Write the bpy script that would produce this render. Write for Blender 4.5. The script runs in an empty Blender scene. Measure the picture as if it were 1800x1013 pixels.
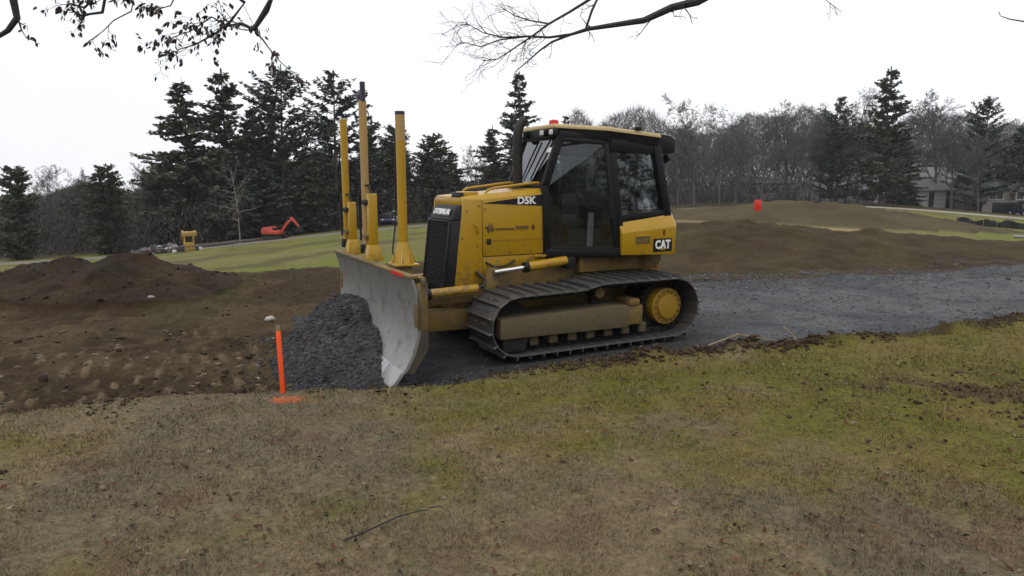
import bpy, bmesh, math, random
import numpy as np
from mathutils import Vector, Matrix
random.seed(7); RNG = np.random.default_rng(7)
scene = bpy.context.scene
col = scene.collection
R = math.radians

# ------------------------------------------------------------------ camera, sky, sun, exposure
cam_data = bpy.data.cameras.new('camera'); cam = bpy.data.objects.new('camera', cam_data); col.objects.link(cam)
cam_data.sensor_width = 36.0; cam_data.lens = 24.0; cam_data.clip_start = 0.05; cam_data.clip_end = 3000
cam.location = (0, 0, 1.993); cam.rotation_euler = (R(90 - 8.807), 0, 0)
scene.camera = cam

SUN_EL, SUN_AZ = R(62), R(200)          # azimuth clockwise from +Y (north): behind the camera, to the left
world = bpy.data.worlds.new('World'); scene.world = world; world.use_nodes = True
wn = world.node_tree; wn.nodes.clear()
w_out = wn.nodes.new('ShaderNodeOutputWorld'); w_bg = wn.nodes.new('ShaderNodeBackground')
w_sky = wn.nodes.new('ShaderNodeTexSky'); w_sky.sky_type = 'NISHITA'; w_sky.sun_disc = False
w_sky.sun_elevation = SUN_EL; w_sky.sun_rotation = SUN_AZ; w_sky.dust_density = 3.0; w_sky.air_density = 1.0
w_mix = wn.nodes.new('ShaderNodeMixRGB'); w_mix.inputs[0].default_value = 0.90
w_tc = wn.nodes.new('ShaderNodeTexCoord'); w_no = wn.nodes.new('ShaderNodeTexNoise')
w_no.inputs['Scale'].default_value = 1.6; w_no.inputs['Detail'].default_value = 4
w_rp = wn.nodes.new('ShaderNodeValToRGB')
w_rp.color_ramp.elements[0].position = 0.30; w_rp.color_ramp.elements[0].color = (9.7, 9.85, 10.4, 1)
w_rp.color_ramp.elements[1].position = 0.65; w_rp.color_ramp.elements[1].color = (11.2, 11.25, 11.4, 1)
wn.links.new(w_tc.outputs['Generated'], w_no.inputs['Vector']); wn.links.new(w_no.outputs['Fac'], w_rp.inputs[0])
wn.links.new(w_sky.outputs[0], w_mix.inputs[1]); wn.links.new(w_rp.outputs[0], w_mix.inputs[2])
wn.links.new(w_mix.outputs[0], w_bg.inputs[0]); w_bg.inputs[1].default_value = 0.108
wn.links.new(w_bg.outputs[0], w_out.inputs[0])

sun_data = bpy.data.lights.new('sun', 'SUN'); sun = bpy.data.objects.new('sun', sun_data); col.objects.link(sun)
sun_data.energy = 1.2; sun_data.angle = R(50); sun_data.color = (1.0, 0.96, 0.9)
sun.rotation_euler = (R(90) - SUN_EL, 0, R(180) - SUN_AZ)
scene.view_settings.view_transform = 'Standard'; scene.view_settings.look = 'None'
scene.view_settings.exposure = 0.0; scene.view_settings.gamma = 1.0; scene.view_settings.use_curve_mapping = False

scene.render.engine = 'CYCLES'
for k_, v_ in (('max_bounces', 6), ('diffuse_bounces', 3), ('glossy_bounces', 3), ('transmission_bounces', 3), ('volume_bounces', 0), ('transparent_max_bounces', 10)): setattr(scene.cycles, k_, v_)
scene.cycles.caustics_reflective = False; scene.cycles.caustics_refractive = False

# ------------------------------------------------------------------ tagging and mesh helpers
def tag(o, label=None, cat=None, group=None, kind=None):
    if label: o['label'] = label
    if cat: o['category'] = cat
    if group: o['group'] = group
    if kind: o['kind'] = kind
    return o
def empty(name, loc=(0, 0, 0), rz=0.0, parent=None):
    o = bpy.data.objects.new(name, None); col.objects.link(o); o.location = loc; o.rotation_euler = (0, 0, rz)
    o.empty_display_size = 0.2
    if parent: o.parent = parent
    return o
def link_mesh(name, me, mat=None, parent=None, loc=None, rot=None):
    if mat and not me.materials: me.materials.append(mat)
    o = bpy.data.objects.new(name, me); col.objects.link(o)
    if parent: o.parent = parent
    if loc is not None: o.location = loc
    if rot is not None: o.rotation_euler = rot
    return o
def copy_tree(o, parent=None):
    c = o.copy(); col.objects.link(c); c.parent = parent
    for ch in list(o.children): copy_tree(ch, c)
    return c
def np_mesh(name, verts, faces, smooth=False, colors=None):
    """verts (n,3); faces = list of int arrays (m,k) ; fast mesh build"""
    me = bpy.data.meshes.new(name)
    if not isinstance(faces, (list, tuple)): faces = [faces]
    faces = [np.asarray(f, dtype=np.int32) for f in faces if len(f)]
    me.vertices.add(len(verts)); me.vertices.foreach_set('co', np.asarray(verts, dtype=np.float32).ravel())
    idx = np.concatenate([f.ravel() for f in faces]); tot = np.concatenate([np.full(len(f), f.shape[1], np.int32) for f in faces])
    me.loops.add(len(idx)); me.loops.foreach_set('vertex_index', idx)
    st = np.zeros(len(tot), np.int32); st[1:] = np.cumsum(tot)[:-1]
    me.polygons.add(len(tot)); me.polygons.foreach_set('loop_start', st); me.polygons.foreach_set('loop_total', tot)
    if smooth: me.polygons.foreach_set('use_smooth', np.ones(len(tot), bool))
    if colors is not None:
        at = me.color_attributes.new('Col', 'FLOAT_COLOR', 'POINT')
        c4 = np.ones((len(verts), 4), np.float32); c4[:, :3] = colors
        at.data.foreach_set('color', c4.ravel())
    me.update(calc_edges=True); me.validate()
    return me

class MB:
    """collects shapes, links them as ONE mesh object"""
    def __init__(s): s.v = []; s.f = []
    def poly(s, V, F):
        b = len(s.v); s.v += [tuple(map(float, p)) for p in V]; s.f += [tuple(i + b for i in q) for q in F]; return s
    def box(s, c, d, rot=None):
        hx, hy, hz = d[0] / 2, d[1] / 2, d[2] / 2
        P = [Vector((x, y, z)) for x in (-hx, hx) for y in (-hy, hy) for z in (-hz, hz)]
        if rot is not None: P = [rot @ p for p in P]
        P = [p + Vector(c) for p in P]
        return s.poly(P, [(0, 1, 3, 2), (4, 6, 7, 5), (0, 4, 5, 1), (2, 3, 7, 6), (0, 2, 6, 4), (1, 5, 7, 3)])
    def bx(s, x0, x1, y0, y1, z0, z1):
        return s.box(((x0 + x1) / 2, (y0 + y1) / 2, (z0 + z1) / 2), (abs(x1 - x0), abs(y1 - y0), abs(z1 - z0)))
    def loft(s, A, B):
        n = len(A); return s.poly(list(A) + list(B), [tuple(range(n - 1, -1, -1)), tuple(range(n, 2 * n))] +
                                  [(i, (i + 1) % n, n + (i + 1) % n, n + i) for i in range(n)])
    def pxz(s, P, y0, y1): return s.loft([(x, y0, z) for x, z in P], [(x, y1, z) for x, z in P])
    def pxy(s, P, z0, z1): return s.loft([(x, y, z0) for x, y in P], [(x, y, z1) for x, y in P])
    def pyz(s, P, x0, x1): return s.loft([(x0, y, z) for y, z in P], [(x1, y, z) for y, z in P])
    def slab(s, P, t, n=None):
        P = [Vector(p) for p in P]
        if n is None: n = (P[1] - P[0]).cross(P[2] - P[0]).normalized()
        n = Vector(n) * t; return s.loft(P, [p + n for p in P])
    def bar(s, a, b, w, h, up=(0, 0, 1)):
        a, b = Vector(a), Vector(b); d = (b - a).normalized(); u = Vector(up)
        if abs(d.dot(u)) > .95: u = Vector((1, 0, 0))
        x = d.cross(u).normalized() * (w / 2); y = x.cross(d).normalized() * (h / 2)
        return s.loft([a - x - y, a + x - y, a + x + y, a - x + y], [b - x - y, b + x - y, b + x + y, b - x + y])
    def tube(s, pts, r, n=10, caps=True):
        pts = [Vector(p) for p in pts]; rs = r if isinstance(r, (list, tuple)) else [r] * len(pts)
        b = len(s.v); prev = None
        for i, p in enumerate(pts):
            d = (pts[min(i + 1, len(pts) - 1)] - pts[max(i - 1, 0)]).normalized()
            if prev is None:
                u = Vector((0, 0, 1)) if abs(d.z) < .9 else Vector((1, 0, 0)); x = d.cross(u).normalized()
            else: x = (prev - d * prev.dot(d)).normalized()
            prev = x; y = d.cross(x)
            for k in range(n):
                a = 2 * math.pi * k / n; q = p + (x * math.cos(a) + y * math.sin(a)) * rs[i]; s.v.append(tuple(q))
        for i in range(len(pts) - 1):
            for k in range(n):
                s.f.append((b + i * n + k, b + i * n + (k + 1) % n, b + (i + 1) * n + (k + 1) % n, b + (i + 1) * n + k))
        if caps:
            s.f.append(tuple(b + k for k in range(n - 1, -1, -1))); e = b + (len(pts) - 1) * n
            s.f.append(tuple(e + k for k in range(n)))
        return s
    def mesh(s, name, smooth=False, bevel=0.0, seg=2):
        me = bpy.data.meshes.new(name); me.from_pydata(s.v, [], s.f); bm = bmesh.new(); bm.from_mesh(me)
        bmesh.ops.recalc_face_normals(bm, faces=bm.faces)
        if bevel > 0:
            es = [e for e in bm.edges if len(e.link_faces) == 2 and e.calc_face_angle() > R(28)]
            bmesh.ops.bevel(bm, geom=es, offset=bevel, segments=seg, affect='EDGES', profile=.5, clamp_overlap=True)
        bm.to_mesh(me); bm.free()
        if smooth or bevel > 0:
            for p in me.polygons: p.use_smooth = True
            try: me.set_sharp_from_angle(angle=R(35))
            except Exception: pass
        return me
    def build(s, name, mat, parent=None, smooth=False, bevel=0.0, seg=2):
        return link_mesh(name, s.mesh(name, smooth, bevel, seg), mat, parent)

# ------------------------------------------------------------------ materials
def new_mat(name):
    m = bpy.data.materials.new(name); m.use_nodes = True; nt = m.node_tree
    return m, nt, nt.nodes['Principled BSDF']
def paint(name, base, rough=.5, metal=0.0, base2=None, scale=3.0, amt=.5, spots=None, bump=0.0, bscale=40, spec=.5, contrast=.25, mud=False):
    """base colour, broken up by a second colour through noise, optional fine relief"""
    m, nt, b = new_mat(name); N, L = nt.nodes, nt.links
    b.inputs['Roughness'].default_value = rough; b.inputs['Metallic'].default_value = metal
    b.inputs['Specular IOR Level'].default_value = spec
    tc = N.new('ShaderNodeTexCoord'); co = tc.outputs['Object']
    if base2 is None: base2 = tuple(c * .75 for c in base)
    no = N.new('ShaderNodeTexNoise'); no.inputs['Scale'].default_value = scale; no.inputs['Detail'].default_value = 8; no.inputs['Roughness'].default_value = .65
    L.new(co, no.inputs['Vector'])
    mr = N.new('ShaderNodeMapRange'); mr.inputs[1].default_value = .5 - contrast; mr.inputs[2].default_value = .5 + contrast; mr.inputs[4].default_value = amt
    L.new(no.outputs['Fac'], mr.inputs[0])
    mx = N.new('ShaderNodeMixRGB'); mx.inputs[1].default_value = (*base, 1); mx.inputs[2].default_value = (*base2, 1)
    L.new(mr.outputs[0], mx.inputs[0]); last = mx.outputs[0]
    if spots:
        n2 = N.new('ShaderNodeTexNoise'); n2.inputs['Scale'].default_value = spots[1]; n2.inputs['Detail'].default_value = 6; n2.inputs['Roughness'].default_value = .7
        L.new(co, n2.inputs['Vector'])
        m2 = N.new('ShaderNodeMapRange'); m2.inputs[1].default_value = spots[2]; m2.inputs[2].default_value = spots[2] + .12; m2.inputs[4].default_value = spots[3]
        L.new(n2.outputs['Fac'], m2.inputs[0])
        x2 = N.new('ShaderNodeMixRGB'); x2.inputs[2].default_value = (*spots[0], 1); L.new(m2.outputs[0], x2.inputs[0]); L.new(last, x2.inputs[1]); last = x2.outputs[0]
    if mud:      # splashes of dried mud, thicker on the lower panels
        sp = N.new('ShaderNodeSeparateXYZ'); L.new(co, sp.inputs[0]); n3 = N.new('ShaderNodeTexNoise'); n3.inputs['Scale'].default_value = 11; n3.inputs['Detail'].default_value = 9; n3.inputs['Roughness'].default_value = .75; L.new(co, n3.inputs['Vector'])
        hm = N.new('ShaderNodeMapRange'); hm.inputs[1].default_value = .5; hm.inputs[2].default_value = 1.5; hm.inputs[3].default_value = .16; hm.inputs[4].default_value = -.10; L.new(sp.outputs[2], hm.inputs[0])
        sm = N.new('ShaderNodeMath'); L.new(n3.outputs['Fac'], sm.inputs[0]); L.new(hm.outputs[0], sm.inputs[1]); m3_ = N.new('ShaderNodeMapRange'); m3_.inputs[1].default_value = .52; m3_.inputs[2].default_value = .66; m3_.inputs[4].default_value = .75; L.new(sm.outputs[0], m3_.inputs[0])
        x3 = N.new('ShaderNodeMixRGB'); x3.inputs[2].default_value = (.13, .10, .06, 1); L.new(m3_.outputs[0], x3.inputs[0]); L.new(last, x3.inputs[1]); last = x3.outputs[0]
    L.new(last, b.inputs['Base Color'])
    rr = N.new('ShaderNodeMapRange'); rr.inputs[3].default_value = max(0, rough - .1); rr.inputs[4].default_value = min(1, rough + .15)
    L.new(no.outputs['Fac'], rr.inputs[0]); L.new(rr.outputs[0], b.inputs['Roughness'])
    if bump > 0:
        nb = N.new('ShaderNodeTexNoise'); nb.inputs['Scale'].default_value = bscale; nb.inputs['Detail'].default_value = 5; L.new(co, nb.inputs['Vector'])
        bp = N.new('ShaderNodeBump'); bp.inputs['Strength'].default_value = bump; bp.inputs['Distance'].default_value = .02
        L.new(nb.outputs['Fac'], bp.inputs['Height']); L.new(bp.outputs[0], b.inputs['Normal'])
    return m
def vcol_mat(name, rough=.95, vary=.5, scale=30, bump=.6, bscale=45, bdist=.03, spec=.15, mid=7.0):
    """colour from the mesh's own colour attribute, broken up by two sizes of noise"""
    m, nt, b = new_mat(name); N, L = nt.nodes, nt.links
    b.inputs['Roughness'].default_value = rough; b.inputs['Specular IOR Level'].default_value = spec
    at = N.new('ShaderNodeAttribute'); at.attribute_name = 'Col'; tc = N.new('ShaderNodeTexCoord')
    last = at.outputs['Color']
    for sc, am in ((scale, vary), (mid, vary * .55)):
        no = N.new('ShaderNodeTexNoise'); no.inputs['Scale'].default_value = sc; no.inputs['Detail'].default_value = 6; no.inputs['Roughness'].default_value = .7
        L.new(tc.outputs['Object'], no.inputs['Vector'])
        mr = N.new('ShaderNodeMapRange'); mr.inputs[1].default_value = .28; mr.inputs[2].default_value = .72; mr.inputs[3].default_value = 1 - am; mr.inputs[4].default_value = 1 + am
        L.new(no.outputs['Fac'], mr.inputs[0])
        mx = N.new('ShaderNodeMixRGB'); mx.blend_type = 'MULTIPLY'; mx.inputs[0].default_value = 1.0
        L.new(last, mx.inputs[1]); L.new(mr.outputs[0], mx.inputs[2]); last = mx.outputs[0]
    L.new(last, b.inputs['Base Color'])
    if bump > 0:
        nb = N.new('ShaderNodeTexNoise'); nb.inputs['Scale'].default_value = bscale; nb.inputs['Detail'].default_value = 6; nb.inputs['Roughness'].default_value = .7
        L.new(tc.outputs['Object'], nb.inputs['Vector'])
        bp = N.new('ShaderNodeBump'); bp.inputs['Strength'].default_value = bump; bp.inputs['Distance'].default_value = bdist
        L.new(nb.outputs['Fac'], bp.inputs['Height']); L.new(bp.outputs[0], b.inputs['Normal'])
    return m
def leaf_mat(name, c1, c2, rough=.8):
    """foliage: per-face colour attribute mixes two greens"""
    m, nt, b = new_mat(name); N, L = nt.nodes, nt.links
    at = N.new('ShaderNodeAttribute'); at.attribute_name = 'Col'
    mx = N.new('ShaderNodeMixRGB'); mx.inputs[1].default_value = (*c1, 1); mx.inputs[2].default_value = (*c2, 1)
    L.new(at.outputs['Fac'], mx.inputs[0]); L.new(mx.outputs[0], b.inputs['Base Color'])
    b.inputs['Roughness'].default_value = rough; b.inputs['Specular IOR Level'].default_value = .2
    return m
def glass_mat(name, tint=(.55, .6, .6), refl=.10, rough=.03):
    m = bpy.data.materials.new(name); m.use_nodes = True; nt = m.node_tree; N, L = nt.nodes, nt.links; N.clear()
    o = N.new('ShaderNodeOutputMaterial'); mix = N.new('ShaderNodeMixShader'); t = N.new('ShaderNodeBsdfTransparent'); g = N.new('ShaderNodeBsdfGlossy')
    t.inputs[0].default_value = (*tint, 1); g.inputs['Roughness'].default_value = rough; g.inputs['Color'].default_value = (.9, .93, .95, 1)
    f = N.new('ShaderNodeFresnel'); f.inputs[0].default_value = 1.5; ad = N.new('ShaderNodeMath'); ad.inputs[1].default_value = refl
    # streaks of dust on the pane
    tc = N.new('ShaderNodeTexCoord'); no = N.new('ShaderNodeTexNoise'); no.inputs['Scale'].default_value = 6; no.inputs['Detail'].default_value = 6
    L.new(tc.outputs['Object'], no.inputs['Vector'])
    d = N.new('ShaderNodeBsdfDiffuse'); d.inputs[0].default_value = (.20, .19, .17, 1); m2 = N.new('ShaderNodeMixShader')
    mr = N.new('ShaderNodeMapRange'); mr.inputs[1].default_value = .4; mr.inputs[2].default_value = .8; mr.inputs[4].default_value = .06; L.new(no.outputs['Fac'], mr.inputs[0])
    L.new(f.outputs[0], ad.inputs[0]); L.new(ad.outputs[0], mix.inputs[0]); L.new(t.outputs[0], mix.inputs[1]); L.new(g.outputs[0], mix.inputs[2])
    L.new(mr.outputs[0], m2.inputs[0]); L.new(mix.outputs[0], m2.inputs[1]); L.new(d.outputs[0], m2.inputs[2]); L.new(m2.outputs[0], o.inputs[0])
    return m

M = {}
DUST = (.16, .13, .085)
M['yellow'] = paint('machine_yellow', (.42, .240, .006), .26, base2=(.34, .195, .008), scale=2.2, amt=.7, spots=(DUST, 9, .62, .30), bump=.05, bscale=60, mud=True)
M['yellow_hub'] = paint('hub_yellow', (.36, .205, .012), .45, base2=(.26, .155, .018), scale=5, amt=.7, spots=(DUST, 12, .58, .5), bump=.1)
M['yellow_dirty'] = paint('muddy_yellow', (.22, .135, .02), .6, base2=(.09, .068, .034), scale=4, amt=.9, spots=((.07, .055, .035), 7, .50, .8), bump=.25, bscale=30)
M['frame_mud'] = paint('mud_caked_frame', (.125, .095, .048), .8, base2=(.085, .067, .038), scale=3, amt=.9, spots=((.09, .075, .05), 6, .52, .7), bump=.5, bscale=25)
M['black'] = paint('black_plastic', (.007, .0075, .010), .5, base2=(.012, .012, .014), scale=5, amt=.6, spots=((.045, .04, .035), 10, .66, .3), spec=.3)
M['cabblack'] = paint('cab_black', (.004, .005, .007), .45, base2=(.008, .009, .010), scale=4, amt=.7, spec=.25)
M['interior'] = paint('cab_interior', (.075, .076, .082), .7, base2=(.03, .03, .033), scale=8, amt=.8)
M['blade'] = paint('worn_blade_steel', (.27, .275, .265), .38, .25, base2=(.19, .192, .182), scale=1.6, amt=.8, spots=((.12, .095, .065), 6, .52, .65), bump=.12, bscale=30)
M['edge'] = paint('cutting_edge_steel', (.36, .36, .37), .35, .3, base2=(.26, .26, .26), scale=6, amt=.7, spots=((.2, .17, .13), 12, .6, .5))
M['bladeback'] = paint('blade_back', (.075, .058, .036), .75, base2=(.035, .029, .022), scale=5, amt=.9, bump=.3)
M['track'] = paint('track_steel', (.115, .11, .108), .36, .4, base2=(.045, .040, .036), scale=7, amt=.8, spots=((.13, .105, .075), 14, .60, .6), bump=.3, bscale=35)
M['trackdark'] = paint('track_inner', (.014, .013, .012), .85, base2=(.008, .0075, .007), scale=6, amt=.8, bump=.3)
M['chrome'] = paint('cylinder_rod', (.85, .85, .86), .12, 1.0, base2=(.8, .8, .8))
M['hose'] = paint('rubber_hose', (.012, .012, .012), .6)
M['white'] = paint('white_lettering', (.82, .82, .82), .5, base2=(.7, .7, .7), scale=20, amt=.4)
M['decal'] = paint('black_decal', (.008, .009, .014), .3)
M['red'] = paint('red_plastic', (.62, .03, .02), .3)
M['redmark'] = paint('dark_red_decal', (.10, .01, .006), .5)
M['lens'] = paint('lamp_lens', (.62, .63, .62), .15, base2=(.45, .45, .45), scale=30, amt=.5)
M['exhaust'] = paint('exhaust_black', (.012, .011, .011), .55, .3, base2=(.03, .022, .016), scale=6, amt=.6)
M['glass'] = glass_mat('cab_glass', (.74, .78, .79), .0)
M['windshield'] = glass_mat('windshield_glass', (.80, .84, .86), .12)
M['orange'] = paint('fluorescent_orange', (.95, .10, .012), .6, base2=(.75, .07, .01), scale=18, amt=.6)
M['exorange'] = paint('excavator_orange', (.46, .055, .028), .5, base2=(.30, .04, .022), scale=3, amt=.6)
M['wood'] = paint('raw_wood', (.30, .22, .13), .8, base2=(.18, .13, .08), scale=12, amt=.8)
M['mastblue'] = paint('mast_tip', (.02, .025, .06), .4)
M['mastworn'] = paint('worn_mast', (.33, .21, .10), .5, base2=(.42, .26, .04), scale=4, amt=.8)
M['bark'] = paint('bark', (.085, .068, .055), .9, base2=(.05, .04, .034), scale=6, amt=.9, bump=.8, bscale=14)
M['barkgrey'] = paint('grey_bark', (.105, .096, .095), .9, base2=(.062, .056, .056), scale=3, amt=.9)
M['barkpale'] = paint('pale_bark', (.19, .175, .155), .9, base2=(.12, .105, .095), scale=2, amt=.9)
M['twig'] = paint('twig_bark', (.112, .101, .102), .9, base2=(.076, .068, .070), scale=1.5, amt=.9)
M['twigdark'] = paint('dark_twig_bark', (.028, .025, .030), .8, base2=(.018, .016, .02), scale=8, amt=.9)
M['branchdark'] = paint('wet_branch_bark', (.030, .027, .032), .75, base2=(.017, .016, .02), scale=9, amt=.9, bump=.6, bscale=40)
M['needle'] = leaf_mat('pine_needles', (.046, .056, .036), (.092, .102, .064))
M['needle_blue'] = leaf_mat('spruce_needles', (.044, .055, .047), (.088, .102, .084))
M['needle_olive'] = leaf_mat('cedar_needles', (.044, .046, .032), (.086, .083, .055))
M['deadleaf'] = leaf_mat('dead_oak_leaves', (.035, .028, .028), (.075, .058, .050))
M['brush'] = leaf_mat('winter_brush', (.052, .048, .047), (.100, .092, .090)); M['brushdark'] = leaf_mat('dark_brush', (.034, .034, .030), (.066, .064, .056))
M['soil'] = vcol_mat('site_soil', .95, .45, 22, .7, 30, .04)
M['grassblade'] = vcol_mat('grass_blades', .9, .12, 6, 0)
M['stone'] = vcol_mat('crushed_stone', .85, .25, 25, .2, 60, .01)
M['litter'] = vcol_mat('leaf_litter', .9, .15, 30, 0)

# ------------------------------------------------------------------ noise and terrain
def hash2(ix, iy, seed):
    n = (ix.astype(np.int64) * 374761393 + iy.astype(np.int64) * 668265263 + seed * 1274126177) & 0x7fffffff
    n = ((n ^ (n >> 13)) * 1274126177) & 0x7fffffff
    return ((n ^ (n >> 16)) & 0xffff) / 65535.0
def vnoise(x, y, s=1.0, seed=0):
    x = np.asarray(x) / s + 1000.3; y = np.asarray(y) / s + 1000.7
    ix, iy = np.floor(x), np.floor(y); fx, fy = x - ix, y - iy
    fx = fx * fx * (3 - 2 * fx); fy = fy * fy * (3 - 2 * fy); ix = ix.astype(int); iy = iy.astype(int)
    a, b = hash2(ix, iy, seed), hash2(ix + 1, iy, seed); c, d = hash2(ix, iy + 1, seed), hash2(ix + 1, iy + 1, seed)
    return (a * (1 - fx) + b * fx) * (1 - fy) + (c * (1 - fx) + d * fx) * fy
def fbm(x, y, s=1.0, seed=0, o=4):
    t = 0; a = .5; n = 0
    for k in range(o): t = t + a * vnoise(x, y, s / 2 ** k, seed + k * 17); n += a; a *= .5
    return t / n
def sst(a, b, x): t = np.clip((x - a) / (b - a), 0, 1); return t * t * (3 - 2 * t)

CTRL = [(x, y, 0.0) for x in (-14, -9, -4, 0, 4, 9, 14) for y in (-12, -4, 2, 6, 10, 13)] + [
 (-30.2, 45, -3.39), (-34, 45, -3.58), (-24.8, 52, -3.23), (-20.7, 62, -3.05), (-16.2, 65, -2.63), (-9.35, 75, -2.34), (0, 80, -2.24),
 (6.7, 28, .45), (11.6, 28, .12), (15.4, 28, -.12), (21, 28, -.5), (18, 62, -.75), (31.9, 70, -.55), (46.7, 75, -1.45), (52.4, 70, -2.23),
 (29, 100, -1.4), (45.5, 100, -.9), (58, 100, -1.31), (74.7, 100, -2.8), (-56.6, 75, -5.5), (-42.6, 85, -5.0), (-10, 20, -.6), (-6.3, 22, -.3),
 (-12.6, 30, -1.27), (-11.35, 40, -1.52), (-5, 40, -.85), (3, 22, .2), (3, 34, 0), (9, 15.2, .05), (14, 16.5, .0), (4.5, 14, 0), (-4, 15, -.02), (-20, 20, -.9),
 (-40, 20, -1.2), (40, 20, -.9), (60, 10, -1), (-60, 0, -.5), (60, -30, 0), (-60, -40, 0), (0, -60, 0), (0, 200, -3), (150, 160, -3), (-150, 160, -5), (-150, 40, -4), (150, 40, -3)]
CTRL = np.array(CTRL)
def tps_fit():
    P = CTRL[:, :2]; n = len(P); d2 = ((P[:, None] - P[None]) ** 2).sum(-1); K = d2 * np.log(d2 + 1e-9) * .5 + np.eye(n) * 8.0
    A = np.zeros((n + 3, n + 3)); A[:n, :n] = K; A[:n, n] = 1; A[:n, n + 1:] = P; A[n, :n] = 1; A[n + 1:, :n] = P.T
    return np.linalg.solve(A, np.concatenate([CTRL[:, 2], [0, 0, 0]]))
TPS = tps_fit()
def tps(x, y):
    x = np.asarray(x, float); out = np.zeros(x.shape); m = np.hypot(x, y) > 11
    if m.any(): out[m] = tps_(x[m], y[m])
    return out
def tps_(x, y):
    n = len(CTRL); out = TPS[n] + TPS[n + 1] * x + TPS[n + 2] * y
    for i in range(n):
        d2 = (x - CTRL[i, 0]) ** 2 + (y - CTRL[i, 1]) ** 2; out = out + TPS[i] * d2 * np.log(d2 + 1e-9) * .5
    return out
# crest lines: x, crest depth, height
MOUND_L = np.array([(-40, 14, .3), (-16, 13.6, .25), (-11, 13.2, .30), (-9.9, 13, .30), (-9.4, 13, .46), (-8.6, 13, .52), (-8.2, 13, .42), (-7.8, 13, .60), (-7.25, 13, .67),
                    (-6.75, 13, .42), (-6.2, 13, .30), (-5.7, 13, .14), (-5.2, 13, .04), (-4.6, 13, 0), (60, 13, 0)])
BERM_1 = np.array([(-60, 20, 0), (1.5, 19, 0), (3.2, 19.5, .45), (4.8, 20, .66), (6.05, 20, .72), (7, 20, .72), (7.6, 20, .62), (8.8, 20, .50), (10.1, 20, .42), (10.7, 20, .50), (11.3, 20, .42),
                   (12.7, 20, .36), (15, 20, .28), (20, 21, .3), (40, 22, .3)])
BERM_2 = np.array([(-60, 45, 0), (4, 45, .1), (10.8, 45, .55), (13, 45, .78), (16, 45, 1.12), (18.6, 45, 1.38), (21.2, 45, 1.25), (24.6, 45, .88), (25.5, 45, .70), (26.9, 45, .66), (28.0, 45, .38), (28.8, 45, .18), (30, 45, 0), (90, 45, 0)])
def on(mask, fn, x, y, *a):
    out = np.zeros(np.shape(x)); m = np.broadcast_to(mask, np.shape(x))
    if m.any(): out[m] = fn(x[m], y[m], *a)
    return out
def ridge(T, x, y, wf, wb, seed, rough=.18):
    x = np.asarray(x, float); y = np.asarray(y, float); hh = np.interp(x, T[:, 0], T[:, 2]); hl = np.maximum(hh, np.maximum(np.interp(x - .5, T[:, 0], T[:, 2]), np.interp(x + .5, T[:, 0], T[:, 2]))); d0 = y - np.interp(x, T[:, 0], T[:, 1])
    return on((hl > 0) & (d0 > -wf - 1) & (d0 < wb + 1), lambda a, b: ridge_(T, a, b, wf, wb, seed, rough), x, y)
def ridge_(T, x, y, wf, wb, seed, rough):
    xj = x + (fbm(x, y, 1.6, seed, 3) - .5) * .9
    yc = np.interp(xj, T[:, 0], T[:, 1]) + (fbm(x, y, 3.0, seed + 5, 3) - .5) * .5; h = np.interp(xj, T[:, 0], T[:, 2])
    d = y - yc; t = np.clip(1 - np.where(d < 0, -d / wf, d / wb), 0, 1); p = t * t * (3 - 2 * t) * .45 + t * .55
    return h * p * (1 + rough * (fbm(x, y, .7, seed + 9, 4) - .5) * 2)
EDGE = np.array([(-60, 2.0), (-14, 3.6), (-8, 4.6), (-4.33, 5.53), (-3.41, 6.02), (-2.5, 6.2), (-2.18, 6.32), (-1.47, 6.36), (-.89, 6.5), (0, 7.0), (2.0, 7.82), (4.19, 8.48), (6.34, 9.32), (7.74, 10.14), (12, 12.4), (20, 16), (60, 30)])
FAR_EDGE = np.array([(-3.2, 10.2), (-1, 11.2), (1, 12.4), (3.82, 13.75), (7.27, 14.45), (11.75, 15.6), (20, 19), (60, 36)])
YAW = .488748; T0 = np.array([.50135, 8.99956]); FW = np.array([-math.cos(YAW), -math.sin(YAW)]); LF = np.array([math.sin(YAW), -math.cos(YAW)])
def dozer_uv(x, y): dx, dy = x - T0[0], y - T0[1]; return dx * FW[0] + dy * FW[1], dx * LF[0] + dy * LF[1]
def zones(x, y):
    """0 lawn, 1 gravel path, 2 site dirt, 3 left mound, 4 right bank, 5 far bank, 6 far field"""
    e = np.interp(x, EDGE[:, 0], EDGE[:, 1]) + (fbm(x, y, .9, 3, 4) - .5) * .42
    fe = np.interp(x, FAR_EDGE[:, 0], FAR_EDGE[:, 1]) + (fbm(x, y, 1.5, 33, 4) - .5) * .9
    u, v = dozer_uv(x, y)
    z = np.full(np.shape(x), 2)
    fieldedge = np.where(x < 2, 14.6 + np.clip((x + 10) * .34, -1.5, 4.2) + (fbm(x, y, 2.0, 41, 3) - .5) * 1.0, 23.8)
    z = np.where(y > fieldedge, 6, z)
    m = ridge(MOUND_L, x, y, 2.7, 1.9, 50); z = np.where((m > .05) & (x < -5.2), 3, z)
    b1 = np.interp(x, BERM_1[:, 0], BERM_1[:, 1]); z = np.where((x > 1.2) & (y > fe) & (y < b1 + 3.0), 4, z)
    z = np.where((ridge(BERM_2, x, y, 11, 8, 70) > .06) & (x > 3.5), 5, z)
    z = np.where((y > e) & (y <= fe) & (u < 2.9 + .35 * sst(-1.0, 0, v) + (fbm(x, y, .8, 90, 3) - .5) * .4), 1, z)
    z = np.where(y <= e, 0, z)
    return z, e, fe
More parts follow.
